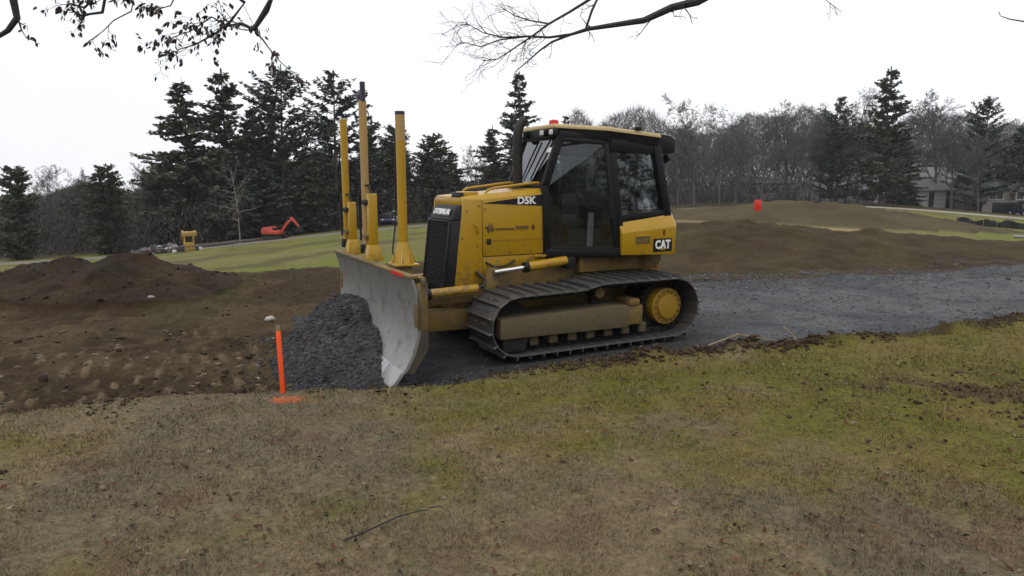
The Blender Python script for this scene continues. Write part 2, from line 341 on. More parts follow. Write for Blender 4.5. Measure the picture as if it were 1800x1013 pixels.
LANES = ((-2.6, -2.15, .3, .6, .02), (-1.95, -1.45, .5, .8, .03), (-1.25, -.75, .1, .9, -.03), (-.6, -.1, .7, .9, -.05), (.05, .5, .2, 1, .0), (.62, 1.08, 0, 1, .04), (1.2, 1.65, .4, 1, .08), (1.75, 2.2, .8, .9, .12), (2.3, 2.75, .2, .8, .16))
def tread(x, y):
    """crawler prints: grouser ridges across the direction of travel, -.5 to .5"""
    u, v = dozer_uv(x, y); wob = (fbm(x, y, 1.1, 31, 3) - .5); t = np.zeros_like(x)
    for (v0, v1, ph, amp, tilt) in LANES:
        vv = v + wob * .25 + tilt * (u - 4); mk = sst(v0 - .06, v0 + .06, vv) * (1 - sst(v1 - .06, v1 + .06, vv))
        sw = np.abs(((u + wob * .14) / .20 + ph) % 1 - .5) * 2; t = np.maximum(t, mk * amp * sst(.35, .75, sw)) - mk * .25 * (1 - sst(.3, .6, sw))
    return t * sst(3.3, 3.8, u) * sst(.24, .40, fbm(x, y, .7, 35, 3)) * (.25 + .95 * sst(.36, .62, fbm(x * 1.0, y * .55, .10, 36, 3)))
def height(x, y, detail=True):
    x = np.asarray(x, float); y = np.asarray(y, float)
    r = np.hypot(x, y); h = tps(x, y) * sst(11, 19, r)
    h = h + ridge(MOUND_L, x, y, 2.7, 1.9, 50, .14) + ridge(BERM_1, x, y, 4.6, 3.2, 60) + ridge(BERM_2, x, y, 11, 8, 70)
    if detail:
        z, e, fe = zones(x, y); u, v = dozer_uv(x, y)
        h = h + on(r < 60, lambda a, b: (fbm(a, b, 2.5, 11, 3) - .5) * .06, x, y)
        dirt = sst(-.10, .25, y - e) * (z != 1); fade = 1 - sst(16, 40, r)
        h = h + on(((z == 2) | (z == 3)) & (r < 40), lambda a, b: (fbm(a, b, .45, 21, 4) - .5) * .16 + (fbm(a, b, .16, 23, 4) - .5) * .11, x, y) * dirt * fade
        h = h + on((z == 3) & (r < 40), lambda a, b: (fbm(a, b, .9, 25, 3) - .5) * .13, x, y) * dirt
        h = h + on(((z == 4) | (z == 5)) & (r < 80), lambda a, b: (fbm(a, b, 1.1, 27, 5) - .5) * .20 + (fbm(a, b, .3, 26, 3) - .5) * .10, x, y) * dirt * (1 - sst(40, 80, r) * .5)
        # dug edge: lawn sod ends in a small lip, site dirt a little lower
        h = h - .07 * dirt * (z == 2) * (1 - sst(12, 16, y)) + np.where(z == 0, .03 * sst(-.35, -.05, y - e), 0)
        h = h + on((z == 2) & (u > 3.2) & (y < 11.5), tread, x, y) * .034 * dirt
        h = h + on((np.abs(y - e) < .3) & (x > .6) & (x < 6.5), lambda a, b: sst(.42, .62, fbm(a, b, .5, 46, 3)) * (.04 + .09 * fbm(a, b, .12, 47, 3)), x, y) * np.exp(-((y - e) / .13) ** 2)
        # gravel: fine unevenness; lawn: soft hummocks and a torn patch on the right
        h = h + on((z == 1) & (r < 40), lambda a, b: (fbm(a, b, .5, 37, 4) - .5) * .05 - .015, x, y)
        h = h + on((z == 0) & (r < 20), lambda a, b: (fbm(a, b, .35, 43, 3) - .5) * .035 + np.exp(-(((a - 4.3) / 1.3) ** 2 + ((b - 6.2) / .9) ** 2)) * (fbm(a, b, .22, 45, 3) - .5) * .10, x, y)
    return h
def gz(x, y): return float(height(np.array([x]), np.array([y]))[0])

def lerp3(a, b, t): t = np.asarray(t)[..., None]; return np.asarray(a) * (1 - t) + np.asarray(b) * t
def lawn_col(x, y):
    bias = .30 * sst(-2.6, 1.2, x) * sst(3.0, 5.2, y) + .24 * sst(2.0, 4.0, x) * sst(3.0, 4.4, y) - .02
    g = sst(.50, .84, fbm(x, y, 1.5, 101, 4) * .62 + fbm(x, y, .35, 103, 3) * .38 + bias)
    gr = sst(.40, .66, fbm(x, y, .8, 105, 4)); rd = sst(.60, .78, fbm(x, y, .5, 107, 4)) * .55
    c = lerp3((.180, .153, .094), (.146, .130, .090), gr); c = lerp3(c, np.broadcast_to((.130, .092, .066), c.shape), rd)
    gg = lerp3((.148, .130, .036), (.118, .122, .022), sst(.4, .65, fbm(x, y, .6, 109, 3)))
    c = lerp3(c, gg, g * .92)
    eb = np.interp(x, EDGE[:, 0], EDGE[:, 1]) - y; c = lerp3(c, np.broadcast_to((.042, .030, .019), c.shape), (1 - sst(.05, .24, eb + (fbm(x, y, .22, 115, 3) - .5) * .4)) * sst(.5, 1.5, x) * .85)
    torn = np.exp(-(((x - 4.3) / 1.3) ** 2 + ((y - 6.2) / .9) ** 2)); c = lerp3(c, np.broadcast_to((.062, .045, .032), c.shape), torn * sst(.5, .62, fbm(x, y, .3, 111, 3)) * .8)
    pd = ((x + 2.06) / .13) ** 2 + ((y - 6.04) / .07) ** 2
    pt = (1 - sst(.2, 2.2, pd + (fbm(x, y, .14, 113, 3) - .5) * 1.8))
    c = lerp3(c, np.broadcast_to((.85, .12, .03), c.shape), pt * .35)
    return c
TONE = {0: np.array([.93, .87, .78]), 1: .66, 2: np.array([.64, .61, .51]), 3: np.array([.70, .66, .56]), 4: np.array([.62, .63, .52]), 5: np.array([.70, .70, .58]), 6: np.array([.82, .82, .60])}
def ground_col(x, y):
    z, e, fe = zones(x, y); c = np.zeros(x.shape + (3,))
    for k, fn in ((0, lawn_col), (1, col_gravel), (2, col_dirt), (3, col_mound), (4, col_bank), (5, col_bank2), (6, col_field)):
        m = z == k
        if m.any(): c[m] = (fn(x[m], y[m]) if k == 0 else fn(x[m], y[m], e[m], fe[m])) * TONE[k]
    return c
def bc(c, s): return np.broadcast_to(c, s.shape)
def col_dirt(x, y, e, fe):
    u, v = dozer_uv(x, y); n1 = fbm(x, y, 1.2, 201, 4); n2 = fbm(x, y, .35, 203, 4)
    d = lerp3((.060, .042, .024), (.105, .077, .047), sst(.42, .68, n1)); d = lerp3(d, bc((.135, .098, .064), d), sst(.55, .75, n2) * .7 * sst(2.5, 4.2, u) * (y < 11.5))
    d = lerp3(d, bc((.058, .058, .024), d), sst(.52, .70, fbm(x, y, 1.6, 205, 4)) * .7)
    t = on((u > 3.2) & (y < 11.5), tread, x, y); d = lerp3(d, bc((.25, .195, .14), d), sst(.25, .85, t) * (.35 + .65 * sst(.35, .6, n2)) * .9); d = lerp3(d, bc((.028, .021, .014), d), sst(.02, .2, -t) * .7)
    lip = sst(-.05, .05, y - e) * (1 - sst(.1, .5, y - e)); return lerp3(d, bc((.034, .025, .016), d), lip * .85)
def col_gravel(x, y, e, fe):
    u, v = dozer_uv(x, y); n1 = fbm(x, y, 1.2, 201, 4); n2 = fbm(x, y, .35, 203, 4)
    g = lerp3((.105, .108, .116), (.150, .153, .160), sst(.4, .65, n1)); g = lerp3(g, bc((.07, .072, .08), g), sst(.55, .7, n2) * .6); g = lerp3(g, bc((.14, .115, .09), g), sst(.58, .7, fbm(x, y, .9, 206, 3)) * .35)
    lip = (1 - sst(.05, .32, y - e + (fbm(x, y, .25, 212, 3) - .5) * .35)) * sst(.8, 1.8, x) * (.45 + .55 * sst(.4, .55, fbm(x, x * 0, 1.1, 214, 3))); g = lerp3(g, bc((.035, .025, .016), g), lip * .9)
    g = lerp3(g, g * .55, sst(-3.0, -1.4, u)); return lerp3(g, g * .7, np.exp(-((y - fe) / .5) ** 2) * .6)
def col_mound(x, y, e, fe): m = lerp3((.036, .024, .015), (.056, .039, .025), sst(.4, .7, fbm(x, y, 1.2, 201, 4))); return lerp3(m, bc((.022, .016, .010), m), sst(.52, .7, fbm(x, y, .5, 208, 3)) * .7)
def col_bank(x, y, e, fe):
    b = lerp3((.090, .066, .038), (.070, .053, .029), sst(.4, .62, fbm(x, y, 1.2, 201, 4))); b = lerp3(b, bc((.084, .074, .032), b), sst(.50, .68, fbm(x, y * 1.8, 2.4, 207, 4)) * .75)
    b = lerp3(b, bc((.060, .038, .025), b), sst(.48, .66, fbm(x, y, .8, 209, 3)) * .6); return lerp3(b, bc((.10, .062, .044), b), np.exp(-((y - fe - .3) / .5) ** 2) * .5)
def col_bank2(x, y, e, fe): b = lerp3((.105, .084, .046), (.088, .072, .036), sst(.4, .65, fbm(x, y, 3, 211, 4))); return lerp3(b, bc((.072, .052, .03), b), sst(.46, .62, fbm(x, y, 1.8, 213, 4)) * .8)
def col_field(x, y, e, fe):
    f = lerp3((.165, .155, .062), (.150, .165, .040), sst(.4, .62, fbm(x, y, 5, 215, 4))); f = lerp3(f, bc((.19, .165, .095), f), sst(.5, .68, fbm(x, y, 3, 217, 4)) * .65)
    f = lerp3(f, bc((.075, .058, .038), f), sst(.54, .68, fbm(x, y * .5, 2.2, 219, 4)) * .65)
    # pale haul track behind the first bank, forest floor
    site = sst(3, 5, x) * (1 - sst(17, 20, x)) * (1 - sst(36, 40, y)); f = lerp3(f, lerp3((.105, .084, .046), (.135, .118, .06), sst(.42, .6, fbm(x, y, 2.2, 225, 3))), site)
    pale = np.exp(-((y - (30.5 + .05 * (x - 8) + (fbm(x, y, 3, 221, 3) - .5) * 1.2)) / 1.9) ** 2) * sst(3, 6, x) * (1 - sst(16, 19, x)); f = lerp3(f, bc((.31, .235, .155), f), np.clip(pale * 1.3, 0, 1) * .9)
    fl = sst(66, 76, y + np.where(x < 0, (-x) * .32, 0) + (fbm(x, y, 6, 223, 3) - .5) * 6 - np.where(x > 20, 16, 0)); return lerp3(f, bc((.055, .043, .03), f), fl)

# polar sheet round the viewpoint's ground point, finest where the ground is near and in front
az = np.concatenate([np.linspace(-180, -62, 50, endpoint=False), np.linspace(-62, -42, 60, endpoint=False), np.linspace(-42, 42, 440, endpoint=False), np.linspace(42, 62, 60, endpoint=False), np.linspace(62, 180, 50, endpoint=False)])
az = np.radians(az); rad = np.concatenate([[.3], np.geomspace(1.0, 40, 470, endpoint=False), np.geomspace(40, 430, 80)])
AA, RR = np.meshgrid(az, rad); GX = RR * np.sin(AA); GY = RR * np.cos(AA)
GZ = height(GX, GY); GC = ground_col(GX, GY); GZN = zones(GX, GY)[0]
nr, na = GX.shape
ii, jj = np.meshgrid(np.arange(nr - 1), np.arange(na), indexing='ij'); j2 = (jj + 1) % na
Q = np.stack([ii * na + jj, ii * na + j2, (ii + 1) * na + j2, (ii + 1) * na + jj], -1).reshape(-1, 4)
QG = GZN[:-1, :].copy()
for kz, kk in ((3, 2), (4, 2), (5, 6)):
    m_ = QG == kz; seedm = np.zeros_like(m_); hmax = np.where(m_, GZ[:-1, :], -99); seedm[np.unravel_index(hmax.argmax(), hmax.shape)] = True
    for _ in range(900):
        g_ = seedm.copy(); g_[1:] |= seedm[:-1]; g_[:-1] |= seedm[1:]; g_ |= np.roll(seedm, 1, 1) | np.roll(seedm, -1, 1); g_ &= m_
        if g_.sum() == seedm.sum(): break
        seedm = g_
    QG[m_ & ~seedm] = kk
QZ = QG.reshape(-1)
V = np.stack([GX, GY, GZ], -1).reshape(-1, 3); VC = GC.reshape(-1, 3)
# centre disc goes with the lawn
def sub_mesh(name, sel, extra=None):
    q = Q[sel]; used, inv = np.unique(q, return_inverse=True)
    return np_mesh(name, V[used], inv.reshape(-1, 4), True, VC[used])
ZN = {0: ('lawn', None, None), 1: ('gravel_path', None, None), 2: ('dirt_ground', None, None), 6: ('field', None, None),
      3: ('dirt_mound', 'dark brown heap of dug soil at the left edge', 'mound'),
      4: ('dirt_bank', 'low brown earth bank along the far side of the gravel path', 'bank'),
      5: ('dirt_bank', 'long olive brown earth bank carrying the orange marker, before the far trees', 'bank')}
for k, (nm, lb, ct) in ZN.items():
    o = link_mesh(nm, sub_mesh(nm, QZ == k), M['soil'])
    if lb: tag(o, lb, ct, 'heaps and banks of dug earth')
    else: tag(o, kind='structure')

# ------------------------------------------------------------------ bulldozer (local axes: x forward, y to its left, z up)
def text_mesh(name, body, size, extrude=.003, offset=.0, sx=1.0):
    cu = bpy.data.curves.new(name, 'FONT'); cu.body = body; cu.size = size; cu.extrude = extrude; cu.offset = offset
    cu.align_x = 'CENTER'; cu.align_y = 'CENTER'; cu.resolution_u = 3
    o = bpy.data.objects.new(name, cu); col.objects.link(o); dg = bpy.context.evaluated_depsgraph_get()
    me = bpy.data.meshes.new_from_object(o.evaluated_get(dg)); bpy.data.objects.remove(o); bpy.data.curves.remove(cu)
    me.name = name; me.materials.clear()
    for v in me.vertices: v.co.x *= sx
    return me
def place_text(name, body, size, mat, parent, org, xdir, ydir, sx=1.0, offset=0.0):
    x = Vector(xdir).normalized(); y = Vector(ydir).normalized(); y = (y - x * y.dot(x)).normalized(); n = x.cross(y)
    me = text_mesh(name, body, size, .002, offset, sx); mt = Matrix((x, y, n)).transposed()
    for v in me.vertices: v.co = mt @ v.co + Vector(org)
    return link_mesh(name, me, mat, parent)
def mir(P): return [(x, -y, z) for x, y, z in P]

dz = empty('bulldozer', (T0[0], T0[1], .0), math.pi + YAW)
tag(dz, 'yellow crawler bulldozer pushing gravel with its wide steel blade', 'bulldozer')

# tracks ---------------------------------------------------------
SPR, IDL = (-1.12, .425), (1.115, .40); RS, RI = .425, .385      # outer radii over the grousers
def track_path():
    P = []
    n = 40
    for k in range(n): P.append((-1.12 + 2.235 * k / n, .02))                          # on the ground, forward
    for k in range(24): a = -math.pi / 2 + math.pi * .97 * k / 23; P.append((IDL[0] + RI * math.cos(a), IDL[1] + RI * math.sin(a) + (.02 - (IDL[1] - RI)) * max(0, -math.sin(a))))
    top = [(1.05, .79), (.25, .80), (.05, .845), (-.10, .855), (-1.05, .85)]
    for (x0, z0), (x1, z1) in zip(top[:-1], top[1:]):
        m = max(2, int((x0 - x1) / .06))
        for k in range(m): t = k / m; P.append((x0 + (x1 - x0) * t, z0 + (z1 - z0) * t))
    for k in range(24): a = math.pi / 2 + math.pi * k / 23; P.append((SPR[0] + RS * math.cos(a), SPR[1] + RS * math.sin(a) + (.02 if math.sin(a) < -.9 else 0)))
    return P
PATH = [Vector((x, 0, z)) for x, z in track_path()]; cum = [0.0]
for a, b in zip(PATH, PATH[1:] + PATH[:1]): cum.append(cum[-1] + (b - a).length)
LT = cum[-1]; NSH = 40; PITCH = LT / NSH
def on_path(s):
    s %= LT
    for i in range(len(PATH)):
        if cum[i + 1] >= s: break
    t = (s - cum[i]) / max(1e-6, cum[i + 1] - cum[i]); return PATH[i].lerp(PATH[(i + 1) % len(PATH)], t)
SW = .66
shoe = MB()   # shoe plate: x along the track, z outward; outermost edge of the grouser at z=0
shoe.bx(-PITCH * .48, PITCH * .50, -SW / 2, SW / 2, -.058, -.040)
shoe.pxz([(-PITCH * .50, -.045), (-PITCH * .50, 0), (-PITCH * .40, 0), (-PITCH * .36, -.045)], -SW / 2, SW / 2)
shoe.pxz([(PITCH * .42, -.075), (PITCH * .42, -.035), (PITCH * .52, -.035), (PITCH * .52, -.06)], -SW / 2, SW / 2)
for yy in (-.14, -.07, .07, .14): shoe.tube([(.005, yy, -.042), (.005, yy, -.022)], .016, 6)
SHOE = shoe.mesh('shoe', False, .004, 1); SHOE.materials.append(M['track'])
link = MB(); link.box((0, -.075, -.10), (PITCH * 1.05, .035, .075)); link.box((0, .075, -.10), (PITCH * 1.05, .035, .075)); link.tube([(PITCH / 2, -.11, -.10), (PITCH / 2, .11, -.10)], .028, 8)
LINK = link.mesh('chain_link'); LINK.materials.append(M['trackdark'])
def track_side(sy):
    yc = .885 * sy
    tr = empty('track', (0, yc, 0), 0, dz)
    for k in range(NSH):
        s = (k + .35) * PITCH; a, b = on_path(s - PITCH * .45), on_path(s + PITCH * .45); m = (a + b) / 2; d = (b - a).normalized()
        mid = on_path(s); m = (m + mid) / 2; ang = math.atan2(-d.z, d.x)
        # local z must point outward: path runs forward on the ground, so outward is right-hand side -> flip
        o = bpy.data.objects.new('shoe', SHOE); col.objects.link(o); o.parent = tr; o.location = m; o.rotation_euler = (math.pi, -ang, 0)
        o.rotation_euler = (Matrix.Rotation(ang, 3, 'Y') @ Matrix.Rotation(math.pi, 3, 'X')).to_euler()
        l = bpy.data.objects.new('chain_link', LINK); col.objects.link(l); l.parent = tr; l.location = m; l.rotation_euler = o.rotation_euler
    # sprocket with teeth, hub
    sp = MB(); n = 25; P = []
    for k in range(n * 2): r = .345 if k % 2 else .295; a = math.pi * k / n; P.append((SPR[0] + r * math.cos(a), SPR[1] + r * math.sin(a)))
    sp.pxz(P, yc - .03, yc + .03)
    sobj = sp.build('sprocket', M['trackdark'], dz)
    h = MB(); h.tube([(SPR[0], yc + .0 * sy, SPR[1]), (SPR[0], yc + .16 * sy, SPR[1]), (SPR[0], yc + .165 * sy, SPR[1])], [.235, .235, .215], 28)
    h.tube([(SPR[0], yc + .165 * sy, SPR[1]), (SPR[0], yc + .205 * sy, SPR[1])], [.17, .155], 28)
    h.build('hub', M['yellow_hub'], sobj, bevel=.008)
    for k in range(16):
        a = 2 * math.pi * k / 16; c = (SPR[0] + .196 * math.cos(a), SPR[1] + .196 * math.sin(a)); MB().tube([(c[0], yc + .16 * sy, c[1]), (c[0], yc + .183 * sy, c[1])], .014, 6).build('hub_bolt', M['yellow_dirty'], sobj)
    idl = MB(); idl.tube([(IDL[0], yc - .05, IDL[1]), (IDL[0], yc + .05, IDL[1])], .27, 32); idl.tube([(IDL[0], yc - .09, IDL[1]), (IDL[0], yc + .09, IDL[1])], .12, 20)
    idl.build('idler', M['trackdark'], dz, bevel=.01)
    cr = MB(); cr.tube([(-.10, yc - .10 * sy, .67), (-.10, yc + .11 * sy, .67)], .075, 20); co = cr.build('carrier_roller', M['trackdark'], dz, bevel=.006)
    MB().tube([(-.10, yc + .11 * sy, .67), (-.10, yc + .135 * sy, .67)], [.072, .062], 20).build('roller_cap', M['yellow_dirty'], co)
    MB().bx(-.16, -.04, yc - .05, yc + .05, .45, .62).build('roller_bracket', M['trackdark'], dz)
    # roller frame: long box with sloped guard, dirt caked
    fr = MB(); y0, y1 = (yc - .16 * sy), (yc + .285 * sy)
    fr.pxz([(1.33, .50), (1.33, .27), (-.42, .245), (-.42, .515), (-.2, .525)], min(y0, y1), max(y0, y1))
    fro = fr.build('roller_frame', M['frame_mud'], dz, bevel=.012)
    g = MB(); g.pxz([(1.28, .268), (1.28, .12), (1.0, .10), (.95, .268)], min(y0, yc + .25 * sy), max(y0, yc + .25 * sy)); g.build('idler_guard', M['trackdark'], fro, bevel=.01)
    rr = MB(); rr.bx(-.66, -.42, min(yc - .1 * sy, yc + .26 * sy), max(yc - .1 * sy, yc + .26 * sy), .26, .50); rr.bx(-.60, -.44, min(yc, yc + .275 * sy), max(yc, yc + .275 * sy), .50, .585)
    rr.build('recoil_housing', M['yellow_dirty'], fro, bevel=.02)
    for k in range(7):
        x = .86 - k * .26; ro = MB(); ro.tube([(x, yc - .11, .165), (x, yc + .11, .165)], .095, 16); ro.tube([(x, yc + .11 * sy, .165), (x, yc + .17 * sy, .165)], .045, 10)
        ro.build('track_roller', M['trackdark'], dz)
        MB().bx(x - .055, x + .055, min(yc + .15 * sy, yc + .21 * sy), max(yc + .15 * sy, yc + .21 * sy), .15, .262).build('roller_mount', M['frame_mud'], dz, bevel=.006)
for sy in (1, -1): track_side(sy)

# hull and engine ---------------------------------------------------------
hull = MB(); hull.pxz([(-1.15, .42), (-1.2, .9), (-1.05, 1.02), (.3, 1.05), (1.45, .80), (1.5, .45), (1.2, .33), (-.9, .33)], -.43, .43)
hull.build('hull', M['yellow_dirty'], dz, bevel=.015)
for s in (1, -1): MB().tube([(SPR[0], .42 * s, SPR[1] + .02), (SPR[0], .80 * s, SPR[1])], .22, 20).build('final_drive', M['trackdark'], dz)
und = MB(); und.bx(-1.18, -.1, -.56, .56, .86, 1.07); und.build('cab_support', M['yellow_dirty'], dz, bevel=.02)
HW = .45
def hz(x): return 1.915 - (x - .36) * .085      # hood top line
# hood sides: engine doors in two panels each
for s in (1, -1):
    y0, y1 = sorted((s * (HW - .03), s * HW))
    MB().pxz([(1.20, hz(1.2) - .05), (.345, hz(.345) - .05), (.325, 1.125), (1.19, 1.125)], y0, y1).build('engine_door', M['yellow'], dz, bevel=.006)
    MB().pxz([(1.44, 1.80), (1.207, hz(1.2) - .045), (1.197, .80), (1.565, .78)], y0, y1).build('front_side_panel', M['yellow'], dz, bevel=.006)
    MB().pxz([(1.19, 1.117), (.325, 1.117), (.33, 1.0), (1.19, .86)], y0 - .012 * s, y1 - .012 * s).build('lower_side_panel', M['yellow'], dz, bevel=.006)
hood = MB(); A = [(.335, y, z) for y, z in ((-HW, 1.86), (-HW + .07, 1.925), (HW - .07, 1.925), (HW, 1.86), (HW - .05, 1.80), (-HW + .05, 1.80))]
B = [(1.445, y, z) for y, z in ((-HW, 1.765), (-HW + .07, 1.83), (HW - .07, 1.83), (HW, 1.765), (HW - .05, 1.70), (-HW + .05, 1.70))]
hood.loft(A, B); hood.build('hood', M['yellow'], dz, bevel=.012)
blk = MB(); blk.bx(.34, 1.42, -HW + .04, HW - .04, .9, 1.75); blk.build('engine_block', M['trackdark'], dz)
MB().bx(1.20, 1.40, .12, .36, 1.815, 1.885).build('radiator_cap_cover', M['yellow'], dz, bevel=.015)
MB().bx(1.405, 1.445, .10, .38, 1.80, 1.875).build('cap_bracket', M['black'], dz, bevel=.008)
# door details
MB().box((1.10, HW + .008, 1.47), (.05, .014, .085)).build('door_latch', M['yellow_dirty'], dz, bevel=.006)
hd = MB(); hd.tube([(1.265, HW, 1.40), (1.27, HW + .03, 1.44), (1.285, HW + .03, 1.49), (1.31, HW, 1.52)], .010, 8); hd.build('grab_loop', M['yellow'], dz, smooth=True)
MB().box((.42, HW + .006, 1.095), (.16, .05, .03)).build('door_hinge', M['yellow'], dz, bevel=.006)
for (x_, z_) in [(1.17, 1.16), (.85, 1.16), (.55, 1.16), (.36, 1.16), (1.17, 1.68), (.36, 1.65), (1.24, 1.72), (1.27, 1.25), (1.27, .95), (1.50, .95), (1.46, 1.35), (1.40, 1.66)]:
    MB().tube([(x_, HW - .002, z_), (x_, HW + .008, z_)], .012, 6).build('panel_bolt', M['yellow_dirty'], dz)
MB().tube([(1.16, HW + .005, 1.05), (1.05, HW + .03, .99), (.90, HW + .03, 1.0), (.78, HW + .02, 1.06)], .014, 7).build('hose', M['hose'], dz, smooth=True)
MB().slab([(1.15, HW + .001, 1.26), (1.09, HW + .001, 1.26), (1.09, HW + .001, 1.33), (1.15, HW + .001, 1.33)], .002, (0, 1, 0)).build('warning_label', M['decal'], dz)
MB().bx(.36, 1.17, HW + .0005, HW + .004, 1.30, 1.306).build('panel_crease', M['yellow_dirty'], dz)
# decals
dc = MB(); dc.slab([(1.205, HW + .001, 1.748), (.347, HW + .001, 1.706), (.350, HW + .001, 1.835), (.40, HW + .001, 1.845)], .0025, (0, 1, 0)); dco = dc.build('model_decal', M['decal'], dz)
place_text('lettering', 'D5K', .118, M['white'], dco, (.612, HW + .006, 1.772), (-1, 0, 0), (-.03, 0, 1), 1.12, .004)
lg = MB()
def stroke(P, w): lg.tube([(x, HW + .002, z) for x, z in P], w, 5)
stroke([(1.165, 1.475), (1.14, 1.455), (1.125, 1.475), (1.10, 1.49)], .010); stroke([(1.128, 1.47), (1.13, 1.435), (1.12, 1.405)], .012)
stroke([(1.10, 1.46), (1.07, 1.475), (1.055, 1.44), (1.08, 1.425), (1.05, 1.42)], .007)
for k in range(7): x = 1.03 - k * .037; stroke([(x, 1.452), (x - .008, 1.432), (x - .026, 1.436), (x - .030, 1.452)], .0065)
for k in range(4):
    x = .745 - k * .045; stroke([(x, 1.468), (x, 1.425)], .0075); stroke([(x, 1.468), (x - .026, 1.462), (x - .022, 1.447), (x - .006, 1.446)], .0065)
lg.build('company_script', M['bladeback'], dz)
MB().slab([(.535, HW + .001, 1.42), (.495, HW + .001, 1.42), (.495, HW + .001, 1.48), (.535, HW + .001, 1.48)], .002, (0, 1, 0)).build('red_mark', M['redmark'], dz)

# grille shell: leans, bottom forward
gs = MB(); Fb, Ft = 1.65, 1.555
bot = [(1.57, -HW - .004, .70), (Fb, -.36, .70), (Fb, .36, .70), (1.57, HW + .004, .70), (1.50, HW - .04, .70), (1.50, -HW + .04, .70)]
top = [(1.455, -HW - .004, 1.55), (Ft, -.36, 1.55), (Ft, .36, 1.55), (1.455, HW + .004, 1.55), (1.38, HW - .04, 1.55), (1.38, -HW + .04, 1.55)]
cap = [(1.44, -.40, 1.715), (1.475, -.33, 1.725), (1.475, .33, 1.725), (1.44, HW + .003, 1.735), (1.37, HW - .04, 1.735), (1.37, -.40, 1.73)]
gs.loft(bot, top); shell = gs.build('grille_shell', M['black'], dz, bevel=.012)
gc = MB(); gc.loft([(x, y * .999, z + .002) for x, y, z in top], cap); gc.build('grille_cap', M['black'], shell, bevel=.02)
for k in range(26):
    t = (k + .5) / 26; z = .76 + t * .76; x = Fb + (Ft - Fb) * (z - .70) / .85
    MB().box((x + .006, 0, z), (.022, .62, .013), Matrix.Rotation(R(25), 3, 'Y')).build('grille_slat', M['black'], shell)
fr = MB()
for s in (1, -1): fr.bar((Fb + .006, .335 * s, .72), (Ft + .006, .335 * s, 1.54), .035, .03, (1, 0, 0))
fr.bar((Ft + .004, -.34, 1.535), (Ft + .004, .34, 1.535), .03, .03, (1, 0, 0)); fr.build('grille_frame', M['black'], shell, bevel=.006)
nx = Vector((1.475 - 1.555, 0, .175)).normalized(); cx = Vector((1.515, 0, 1.638))
pn = Vector((0, 1, 0)).cross(nx)
pl_ = MB(); pl_.slab([cx + Vector((0, y, 0)) + nx * u + pn * .006 for y, u in ((-.26, -.045), (.26, -.045), (.26, .045), (-.26, .045))], .006, pn); plo = pl_.build('name_plate', M['decal'], shell)
place_text('lettering', 'CATERPILLAR', .088, M['white'], plo, tuple(cx + pn * .016), (0, 1, 0), tuple(nx), .92, .004)

# hand rails, exhaust
for s in (1, -1):
    y = .34 * s
    MB().tube([(1.12, y, 1.80), (1.11, y, 1.86), (1.07, y, 1.905), (.98, y, 1.925), (.45, y, 1.985), (.38, y, 1.985), (.36, y, 1.95), (.36, y, 1.89)], .016, 8).build('hand_rail', M['yellow'], dz, smooth=True)
ex = MB(); ex.tube([(.47, -.03, 1.86), (.47, -.03, 2.35), (.47, -.03, 2.58), (.455, -.03, 2.66), (.42, -.03, 2.73), (.37, -.03, 2.78)], [.062, .062, .06, .058, .055, .055], 16); exo = ex.build('exhaust_stack', M['exhaust'], dz, smooth=True)
MB().tube([(.47, -.03, 1.88), (.47, -.03, 1.93)], .085, 16).build('exhaust_collar', M['exhaust'], exo, bevel=.006)

# cab ---------------------------------------------------------
A0, A1, A2 = (.335, .44, 1.10), (.36, .44, 1.95), (.14, .42, 2.56)
B0, B1, B2 = (-.53, .78, 1.10), (-.44, .745, 1.80), (-.36, .705, 2.52)
C0, C2 = (-1.42, .72, 1.56), (-1.22, .68, 2.45)
cabf = MB()
for s in (1, -1):
    f = lambda p: (p[0], p[1] * s, p[2])
    cabf.bar(f(A0), f(A1), .06, .07, (1, 0, 0)); cabf.bar(f(A1), f(A2), .06, .07, (1, 0, 0))
    cabf.loft([f(p) for p in ((-.36, .70, 2.50), (-.50, .715, 2.50), (-.50, .655, 2.50), (-.36, .64, 2.50))], [f(p) for p in ((-.51, .785, 1.08), (-.64, .80, 1.08), (-.64, .73, 1.08), (-.51, .72, 1.08))])
    cabf.bar(f((-1.36, .70, 1.50)), f((-1.165, .665, 2.46)), .10, .12, (1, 0, 0))
    cabf.bar(f((-.52, .735, 1.535)), f((-1.40, .71, 1.60)), .05, .085)
    cabf.bar(f((-.42, .705, 2.44)), f((-1.22, .675, 2.43)), .05, .16)
    cabf.bar(f((.14, .42, 2.57)), f((-.42, .705, 2.52)), .05, .09)
    cabf.bar(f((.34, .44, 1.12)), f((-.55, .785, 1.12)), .06, .10)
cabf.bar((.36, -.44, 1.94), (.36, .44, 1.94), .05, .06); cabf.bar((.14, -.42, 2.56), (.14, .42, 2.56), .06, .08)
cabf.bar((-1.40, -.70, 1.57), (-1.40, .70, 1.57), .08, .12); cabf.bar((-1.18, -.66, 2.42), (-1.18, .66, 2.42), .08, .14)
cab = cabf.build('cab_frame', M['cabblack'], dz, bevel=.01)
MB().loft([(.34, -.43, 1.06), (.34, .43, 1.06), (-.53, .77, 1.06), (-1.3, .72, 1.06), (-1.3, -.72, 1.06), (-.53, -.77, 1.06)],
          [(.34, -.43, 1.13), (.34, .43, 1.13), (-.53, .77, 1.13), (-1.3, .72, 1.13), (-1.3, -.72, 1.13), (-.53, -.77, 1.13)]).build('cab_floor', M['cabblack'], dz, bevel=.01)
MB().bx(.30, .345, -.43, .43, 1.13, 1.90).build('dash_wall', M['cabblack'], dz)
